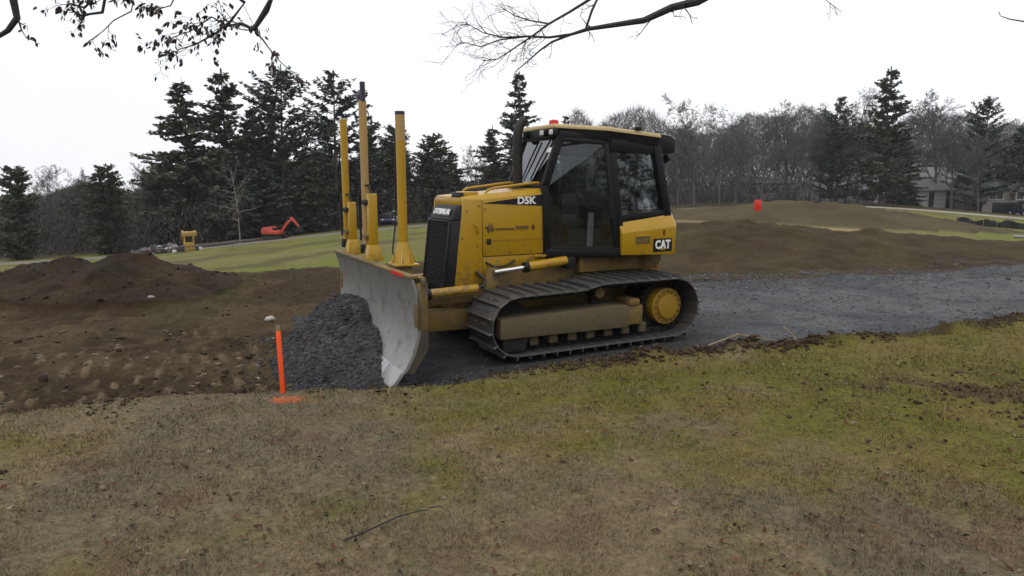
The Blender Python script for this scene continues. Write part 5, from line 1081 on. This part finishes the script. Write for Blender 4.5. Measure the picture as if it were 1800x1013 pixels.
house('house', 1706, 106, 4.6, 8, 3.4, 1.3, 'plain taupe house with a lean lower wing between the other houses', 'siding_brown', 'shingle_green', 0, wins=((-1.2, 2.1, .8, .9), (1.1, 2.1, .8, .9)), doors=((-.9, 2.0, 1.6),), gable='y')
house('house', 1790, 98, 8.0, 8, 3.3, 1.5, 'green grey roofed house with a dark carport at the right edge', 'siding_brown', 'shingle_green', -6, wins=((-2.6, 2.1, 1.5, .8), (.4, 2.1, 1.5, .8), (3.0, 2.1, 1.2, .8)), doors=((-1.6, 2.6, 1.7), (2.4, 2.8, 1.7)))
house('house', 1778, 110, 6.0, 7, 5.2, .9, 'upper storey house with a pale gable window above the green grey roof', 'siding_pale', 'shingle_green', 0, wins=((-1.2, 4.0, 1.6, .8), (1.8, 4.0, 1.0, .8)))
house('house', 1482, 112, 9.0, 8, 2.4, 1.0, 'long low house with a dark window strip behind the leafless trunks', 'siding', 'shingle', 0, wins=((-3.0, .9, 2.0, 1.0), (-.4, .9, 2.0, 1.0), (2.4, .9, 2.4, 1.0)))
house('house', 1542, 116, 4.6, 8, 4.2, 1.2, 'narrow two storey house partly hidden behind the tallest pine', 'siding_pale', 'shingle', 0, wins=((-1.2, 2.7, 1.0, 1.1), (1.2, 2.7, 1.0, 1.1), (-1.2, .8, 1.0, 1.1)), gable='y')
house('house', 1350, 124, 9.0, 8, 3.6, 1.0, 'wide pale house glimpsed through the trunks above the orange marker', 'siding_pale', 'shingle', 0, wins=((-3, 1.8, 1.2, 1.2), (-1, 1.8, 1.2, 1.2), (1, 1.8, 1.2, 1.2), (3, 1.8, 1.2, 1.2)))

# ------------------------------------------------------------------ vehicles
M['carblue'] = paint('navy_car_paint', (.015, .017, .05), .25); M['carwhite'] = paint('white_car_paint', (.75, .75, .76), .25, base2=(.7, .7, .7)); M['cardark'] = paint('maroon_car_paint', (.04, .012, .018), .25)
M['tyre'] = paint('tyre_rubber', (.015, .015, .015), .8)
def car(px, y, rz, paintm, label):
    x = ray_at(px, 400, y)[0]; r = empty('parked_car', (x, y, gz(x, y)), R(rz)); tag(r, label, 'car', 'parked cars in the distance')
    b = MB(); b.pxz([(-2.15, .35), (-2.2, .75), (-1.95, .92), (-1.0, .98), (1.15, .98), (2.05, .86), (2.2, .70), (2.2, .35)], -.86, .86); b.build('body', M[paintm], r, bevel=.08)
    c = MB(); c.loft([(-1.75, -.80, .96), (1.05, -.80, .96), (1.05, .80, .96), (-1.75, .80, .96)], [(-1.2, -.64, 1.46), (.35, -.64, 1.46), (.35, .64, 1.46), (-1.2, .64, 1.46)]); c.build('cabin_glass', M['winglass'], r, bevel=.05)
    MB().loft([(-1.24, -.67, 1.44), (.38, -.67, 1.44), (.38, .67, 1.44), (-1.24, .67, 1.44)], [(-1.1, -.58, 1.50), (.25, -.58, 1.50), (.25, .58, 1.50), (-1.1, .58, 1.50)]).build('roof', M[paintm], r, bevel=.03)
    for wx in (-1.35, 1.35):
        for s in (-1, 1): wo = MB().tube([(wx, s * .70, .33), (wx, s * .88, .33)], .33, 18).build('wheel', M['tyre'], r); MB().tube([(wx, s * .875, .33), (wx, s * .895, .33)], .2, 14).build('rim', M['lens'], wo)
    for s in (-1, 1): MB().box((2.17, s * .62, .70), (.08, .34, .14)).build('headlight', M['lens'], r); MB().box((-2.17, s * .66, .76), (.08, .28, .14)).build('tail_light', M['red'], r)
car(679, 78, -75, 'carblue', 'dark blue car parked beyond the grass between the bulldozer masts')
car(699, 80, -80, 'carwhite', 'white car parked beside the dark blue one behind the near mast')
car(1796, 95.5, -90, 'carblue', 'blue car standing under the carport at the right edge')

# compact excavator (orange), facing right
x, y = ray_at(484, 418, 60)[:2]; exc = empty('compact_excavator', (x, y, gz(x, y)), R(-12)); exc.scale = (.86,) * 3; tag(exc, 'small orange excavator with bent boom working below the dark spruces', 'excavator')
for s in (-1, 1):
    tr_ = MB(); P = [(-.85, .0), (.85, .0), (1.0, .12), (1.0, .32), (.85, .44), (-.85, .44), (-1.0, .32), (-1.0, .12)]; tr_.pxz(P, s * .68 - .15, s * .68 + .15); to = tr_.build('track', M['tyre'], exc, bevel=.03)
    for k in range(5): MB().tube([(-.7 + k * .35, s * .84, .2), (-.7 + k * .35, s * .85, .2)], .1, 12).build('track_roller', M['trackdark'], to)
MB().bx(-.5, .5, -.5, .5, .34, .56).build('undercarriage', M['trackdark'], exc)
hb = MB(); hb.pxz([(-1.15, .62), (-1.2, 1.05), (-.95, 1.32), (-.2, 1.34), (-.1, 1.0), (.65, .95), (.7, .58)], -.72, .72); hb.build('house_body', M['exorange'], exc, bevel=.08)
MB().bx(-.25, .15, -.25, .25, .95, 1.25).build('operator_seat', M['black'], exc, bevel=.04)
for a, b_ in (((-.5, .6, 1.3), (-.45, .6, 2.05)), ((-.5, -.6, 1.3), (-.45, -.6, 2.05))): MB().bar(a, b_, .06, .06).build('canopy_post', M['black'], exc)
MB().pxz([(.55, .65), (.95, 1.35), (1.45, 1.95), (1.9, 2.2), (2.05, 2.1), (1.6, 1.75), (1.15, 1.2), (.8, .6)], -.11, .11).build('boom', M['exorange'], exc, bevel=.02)
MB().pxz([(1.75, 2.28), (1.95, 2.38), (2.75, 1.45), (2.62, 1.34)], -.09, .09).build('stick', M['exorange'], exc, bevel=.02)
MB().pxz([(2.55, 1.5), (2.9, 1.35), (2.95, .95), (2.6, .75), (2.3, .95), (2.62, 1.1)], -.28, .28).build('bucket', M['trackdark'], exc, bevel=.02)
bc_ = MB().tube([(.85, 0, .75), (1.30, 0, 1.50)], .06, 10).build('boom_cylinder', M['black'], exc); MB().tube([(1.3, 0, 1.5), (1.5, 0, 1.78)], .03, 8).build('rod', M['chrome'], bc_)
# compact yellow loader seen from the front
x, y = ray_at(333, 444, 52)[:2]; ldr = empty('compact_loader', (x, y, gz(x, y) - .1), R(-60)); ldr.scale = (.84,) * 3; tag(ldr, 'small yellow loader with raised arm beside the rubble heap', 'loader')
for s in (-1, 1): MB().pxz([(-.8, 0), (.7, 0), (.9, .2), (.75, .55), (-.75, .55), (-.95, .3)], s * .58 - .15, s * .58 + .15).build('track', M['tyre'], ldr, bevel=.03)
MB().pxz([(-.95, .45), (-1.0, 1.1), (-.5, 1.25), (-.45, 1.7), (.35, 1.7), (.5, .95), (.85, .85), (.85, .4)], -.42, .42).build('body', M['yellow'], ldr, bevel=.04)
MB().bx(.30, .50, -.30, .30, .98, 1.52).build('cab_opening', M['winglass'], ldr)
for s in (-1, 1): MB().bx(-.35, .25, *sorted((s * .415, s * .43)), 1.05, 1.55).build('side_window', M['winglass'], ldr)
for s in (-1, 1): MB().tube([(-.8, s * .5, 1.1), (-.4, s * .5, 1.85), (.3, s * .5, 2.0), (.9, s * .5, 1.9)], .07, 8).build('lift_arm', M['yellow'], ldr, smooth=True)
MB().pxz([(.85, 1.98), (1.3, 1.95), (1.25, 1.55), (.9, 1.7)], -.6, .6).build('bucket', M['mastworn'], ldr, bevel=.03)
MB().bx(.75, .95, -.45, .45, .15, .5).build('front_guard', M['yellow'], ldr, bevel=.03)
# rubble heap and logs
nr_ = 150; cx_, cy_ = ray_at(285, 440, 53)[:2]; qx = cx_ + RNG.normal(0, 1.35, nr_); qy = cy_ + RNG.normal(0, .7, nr_); hq = np.clip(.6 - np.abs(qx - cx_) * .2, .05, 1) * RNG.random(nr_); tt = RNG.random((nr_, 1)); cc = np.array([.05, .042, .045]) * (1 - tt) + np.array([.17, .15, .15]) * tt; cc[RNG.random(nr_) < .12] = (.5, .47, .45)
tag(link_mesh('rubble_heap', stones_mesh('rubble_heap', np.stack([qx, qy, height(qx, qy) + hq], -1), RNG.uniform(.10, .30, nr_), cc, .8), M['stone']), 'low heap of grey and pale rubble beside the small yellow loader', 'rubble', kind='stuff')
for (p0, y0_, p1, y1_, rr, lb) in ((348, 56, 412, 57.5, .22, 'dark log lying right of the small yellow loader'), (400, 58.5, 462, 60, .20, 'dark log lying just left of the small orange excavator'), (222, 51, 258, 52, .16, 'dark log at the left end of the rubble heap')):
    a = ray_at(p0, 440, y0_); b = ray_at(p1, 440, y1_); P = [(a[0] + (b[0] - a[0]) * t, a[1] + (b[1] - a[1]) * t) for t in (0, .33, .66, 1)]
    tag(MB().tube([(px_, py_, gz(px_, py_) + rr * .8) for px_, py_ in P], [rr, rr * .95, rr * .85, rr * .75], 9).build('log', M['bark'], None, smooth=True), lb, 'log', 'logs along the far track')

# marker, silt fence, pipe on the right
x, y = ray_at(1331, 377, 40)[:2]; zg = gz(x, y); mk_ = empty('marker_board', (x, y, zg)); tag(mk_, 'small orange red marker board standing on the far earth bank', 'marker')
MB().bx(-.02, .02, -.015, .015, -.2, .45).build('post', M['wood'], mk_); MB().loft([(-.21, -.02, .10), (.20, -.02, .12), (.21, -.02, .76), (-.20, -.02, .74)], [(-.21, -.035, .10), (.20, -.035, .12), (.21, -.035, .76), (-.20, -.035, .74)]).build('panel', M['red'], mk_, bevel=.004)
M['fabric'] = paint('black_silt_fabric', (.012, .012, .014), .7)
sf = empty('silt_fence', (0, 0, 0)); tag(sf, 'sagging black silt fence across the grass at the right edge', 'fence')
P = []
for k in range(26):
    t = k / 25; px_ = 1682 + 150 * t; yy_ = 47 - 5 * t + math.sin(k * 1.3) * .12; xx_ = ray_at(px_, 400, yy_)[0]; P.append((xx_, yy_, gz(xx_, yy_), .44 + .09 * math.sin(k * .9) + random.uniform(-.05, .05)))
fb = MB()
for (x0, y0_, z0, h0), (x1, y1_, z1, h1) in zip(P[:-1], P[1:]): fb.poly([(x0, y0_, z0 - .1), (x1, y1_, z1 - .1), (x1, y1_ + .08, z1 + h1), (x0, y0_ + .08, z0 + h0)], [(0, 1, 2, 3)])
fb.build('fabric', M['fabric'], sf)
for k in range(0, 26, 4): x0, y0_, z0, h0 = P[k]; MB().bx(x0 - .02, x0 + .02, y0_ + .09, y0_ + .13, z0 - .2, z0 + h0 + .12).build('post', M['wood'], sf)
a = ray_at(1782, 420, 33); b = ray_at(1812, 436, 32.4)
tag(MB().tube([(a[0], a[1], gz(a[0], a[1]) + .07), (b[0], b[1], gz(b[0], b[1]) + .07)], .07, 12).build('pipe', M['siding'], None, smooth=True), 'pale pipe lying on the ground at the right edge', 'pipe')

# ------------------------------------------------------------------ two trees beside the viewpoint whose branches hang into view
def near_tree(name, trunk, limbs, label, leaves, seed, tw=3):
    rg = np.random.default_rng(seed); r = empty(name, (trunk[0][0], trunk[0][1], gz(trunk[0][0], trunk[0][1]))); tag(r, label, 'tree'); o0 = np.array(r.location)
    MB().tube([tuple(np.array(p[:3]) - o0) for p in trunk], [p[3] for p in trunk], 14).build('trunk', M['bark'], r, smooth=True)
    seg = []; tips = []
    def twig(p, d, L, rr, lv):
        st_ = 3 if lv else 4; q = p
        for k in range(st_):
            d = d + rg.normal(0, .22, 3) + np.array([0, 0, -.02]); d /= np.linalg.norm(d); n_ = q + d * L / st_; seg.append((q, n_, rr * (1 - .25 * k), rr * (1 - .25 * (k + 1)))); q = n_
            if lv > 0 and rg.random() < .85:
                a_ = rg.normal(0, 1, 3); a_ -= d * (a_ @ d); a_ /= np.linalg.norm(a_); nd = d * .75 + a_ * .75; twig(q, nd / np.linalg.norm(nd), L * rg.uniform(.4, .65), max(rr * .5, .0016), lv - 1)
            if lv == 0 or rg.random() < .4: tips.append((q, d))
    for P, r0, r1, nt, tl in limbs:
        pts = [np.array(p) - o0 for p in P]; MB().tube([tuple(p) for p in pts], [r0 + (r1 - r0) * i / (len(pts) - 1) for i in range(len(pts))], 8).build('limb', M['branchdark'], r, smooth=True)
        for k in range(nt):
            f = (len(pts) - 1) * (1 - (rg.random() ** 1.2) * .85); i = min(int(f), len(pts) - 2); q = pts[i] + (pts[i + 1] - pts[i]) * (f - i); d = pts[i + 1] - pts[i]; d /= np.linalg.norm(d); a_ = rg.normal(0, 1, 3); a_ -= d * (a_ @ d); a_ /= np.linalg.norm(a_)
            nd = d * .8 + a_ * .7; twig(q, nd / np.linalg.norm(nd), tl * rg.uniform(.5, 1.2), max(r1 * .7, .0034), tw - 1)
    v, f = seg_mesh('', [s[0] for s in seg], [s[1] for s in seg], [s[2] for s in seg], [max(s[3], .001) for s in seg], 4); link_mesh('twigs', np_mesh('twigs', v, f, True), M['twigdark'], r)
    if leaves:
        V_ = []; C_ = []
        for (q, d) in tips:
            if rg.random() > leaves: continue
            for _ in range(int(rg.integers(1, 4))):
                hang = np.array([rg.normal(0, .45), rg.normal(0, .45), -1.]) * .8 + d * .5; hang /= np.linalg.norm(hang); sd = np.cross(hang, rg.normal(0, 1, 3)); sd /= np.linalg.norm(sd); fold = np.cross(hang, sd) * rg.uniform(-.012, .012); L = rg.uniform(.032, .066); w = L * rg.uniform(.18, .32); b0_ = q + rg.normal(0, .012, 3)
                pts_ = [b0_, b0_ + hang * L * .3 + sd * w, b0_ + hang * L * .62 + sd * w * .8 + fold, b0_ + hang * L + fold * 2, b0_ + hang * L * .62 - sd * w * .8 + fold, b0_ + hang * L * .3 - sd * w]; V_ += pts_; C_ += [rg.random()] * 6
        V_ = np.array(V_); nl = len(V_) // 6; k = np.arange(nl)[:, None] * 6; F4 = np.concatenate([k + np.array([[0, 1, 2, 3]]), k + np.array([[0, 3, 4, 5]])])
        lo_ = link_mesh('dead_leaves', np_mesh('dead_leaves', V_, F4, False, np.repeat(np.array(C_)[:, None], 3, 1)), M['deadleaf'], r); lo_['kind'] = 'stuff'
def PX(L, y=6.5): return [ray_at(p[0], p[1], y + (p[2] if len(p) > 2 else 0)) for p in L]
near_tree('oak_tree', [(-8.2, 4.6, 0, .34), (-8.1, 4.7, 1.5, .28), (-7.9, 4.9, 3.2, .25), (-7.7, 5.0, 4.6, .22), (-7.6, 5.1, 6.5, .15), (-7.5, 5.2, 8.5, .05)], [
    ([(-7.75, 5.0, 4.4), (-6.2, 5.6, 5.0), (-4.4, 6.1, 4.9), (-3.0, 6.4, 4.3)] + PX([(480, -10), (468, 18), (446, 52), (425, 42), (400, 46)]), .060, .010, 9, .34),
    ([(-3.0, 6.4, 4.3), (-2.9, 6.4, 4.0)] + PX([(430, 5), (405, 38), (380, 58), (345, 78), (312, 88)]), .02, .004, 9, .30),
    (PX([(446, 52), (462, 70), (472, 84), (492, 108), (512, 126)]), .009, .003, 3, .12),
    (PX([(400, 46), (372, 30), (335, 55), (302, 66)]), .010, .003, 6, .25),
    ([(-4.4, 6.1, 4.9), (-4.55, 6.3, 4.2)] + PX([(22, -8), (30, 32), (14, 54), (-12, 70)]), .045, .018, 3, .28),
    ([(-4.4, 6.1, 4.9), (-4.0, 6.3, 4.1)] + PX([(172, -8), (148, 14), (122, 6)]), .02, .008, 4, .22),
    ([(-4.0, 6.3, 4.1)] + PX([(186, -10), (180, 22), (150, 26), (140, 44)]), .022, .006, 3, .18),
    ([(-4.0, 6.3, 4.1)] + PX([(236, -10), (231, 20), (200, 36), (180, 56), (160, 70)]), .008, .003, 3, .15),
    ([(-3.0, 6.4, 4.3)] + PX([(310, -10), (300, 10), (280, 16)]), .010, .004, 4, .16),
    ], 'tree with dead brown leaves on branches hanging into the top left corner', .32, 91, 3)
near_tree('bare_oak_tree', [(8.6, 4.6, 0, .36), (8.5, 4.8, 1.6, .30), (8.4, 5.0, 3.4, .27), (8.3, 5.2, 5.0, .22), (8.2, 5.2, 7.0, .14), (8.2, 5.2, 9.0, .04)], [
    ([(8.35, 5.1, 4.4), (6.4, 5.9, 5.2), (4.2, 6.3, 4.9), (2.6, 6.5, 4.1)] + PX([(1225, 3), (1180, 14), (1132, 36), (1080, 44), (1035, 51), (1003, 61)]), .060, .013, 3, .30),
    (PX([(1003, 61), (965, 66), (930, 64), (885, 66), (850, 58), (818, 40)]), .013, .003, 20, .28),
    (PX([(1003, 61), (970, 74), (950, 88), (932, 104), (905, 127)]), .012, .004, 7, .14),
    ([(2.6, 6.5, 4.1), (1.5, 6.6, 3.9)] + PX([(1045, -6), (1000, 22), (965, 42), (935, 64), (905, 84), (875, 104), (848, 107)]), .017, .003, 20, .24),
    (PX([(965, 42), (930, 36), (905, 28), (880, 12)]), .008, .003, 8, .22),
    (PX([(930, 64), (880, 70), (845, 82), (812, 74)]), .008, .003, 8, .22),
    ([(1.5, 6.6, 3.9)] + PX([(1052, -6), (1040, 20), (1030, 50)]), .014, .010, 2, .15),
    (PX([(1150, 28), (1135, 46), (1128, 56), (1115, 70)]), .006, .002, 2, .08), (PX([(1205, 16), (1212, 26), (1217, 42)]), .006, .003, 1, .06),
    ([(4.2, 6.3, 4.9), (3.4, 6.4, 4.2)] + PX([(1440, -8), (1462, 8), (1480, 22)]), .010, .002, 2, .10),
    ([(6.4, 5.9, 5.2), (5.3, 6.4, 4.0)] + PX([(1830, 30), (1800, 38), (1775, 34), (1758, 28)]), .012, .003, 3, .10),
    ], 'leafless tree whose dark branch reaches into the top centre of the photo', 0, 92, 3)

# ------------------------------------------------------------------ damp winter air
hz_m = bpy.data.materials.new('damp_air'); hz_m.use_nodes = True; nt = hz_m.node_tree; nt.nodes.clear()
ho = nt.nodes.new('ShaderNodeOutputMaterial'); pv = nt.nodes.new('ShaderNodeVolumePrincipled'); pv.inputs['Color'].default_value = (.93, .95, 1, 1); pv.inputs['Density'].default_value = .00032; pv.inputs['Anisotropy'].default_value = .2
nt.links.new(pv.outputs[0], ho.inputs['Volume'])
tag(MB().bx(-440, 440, -440, 440, -16, 34).build('haze', hz_m), 'thin grey damp air over the whole site', 'haze', kind='stuff')
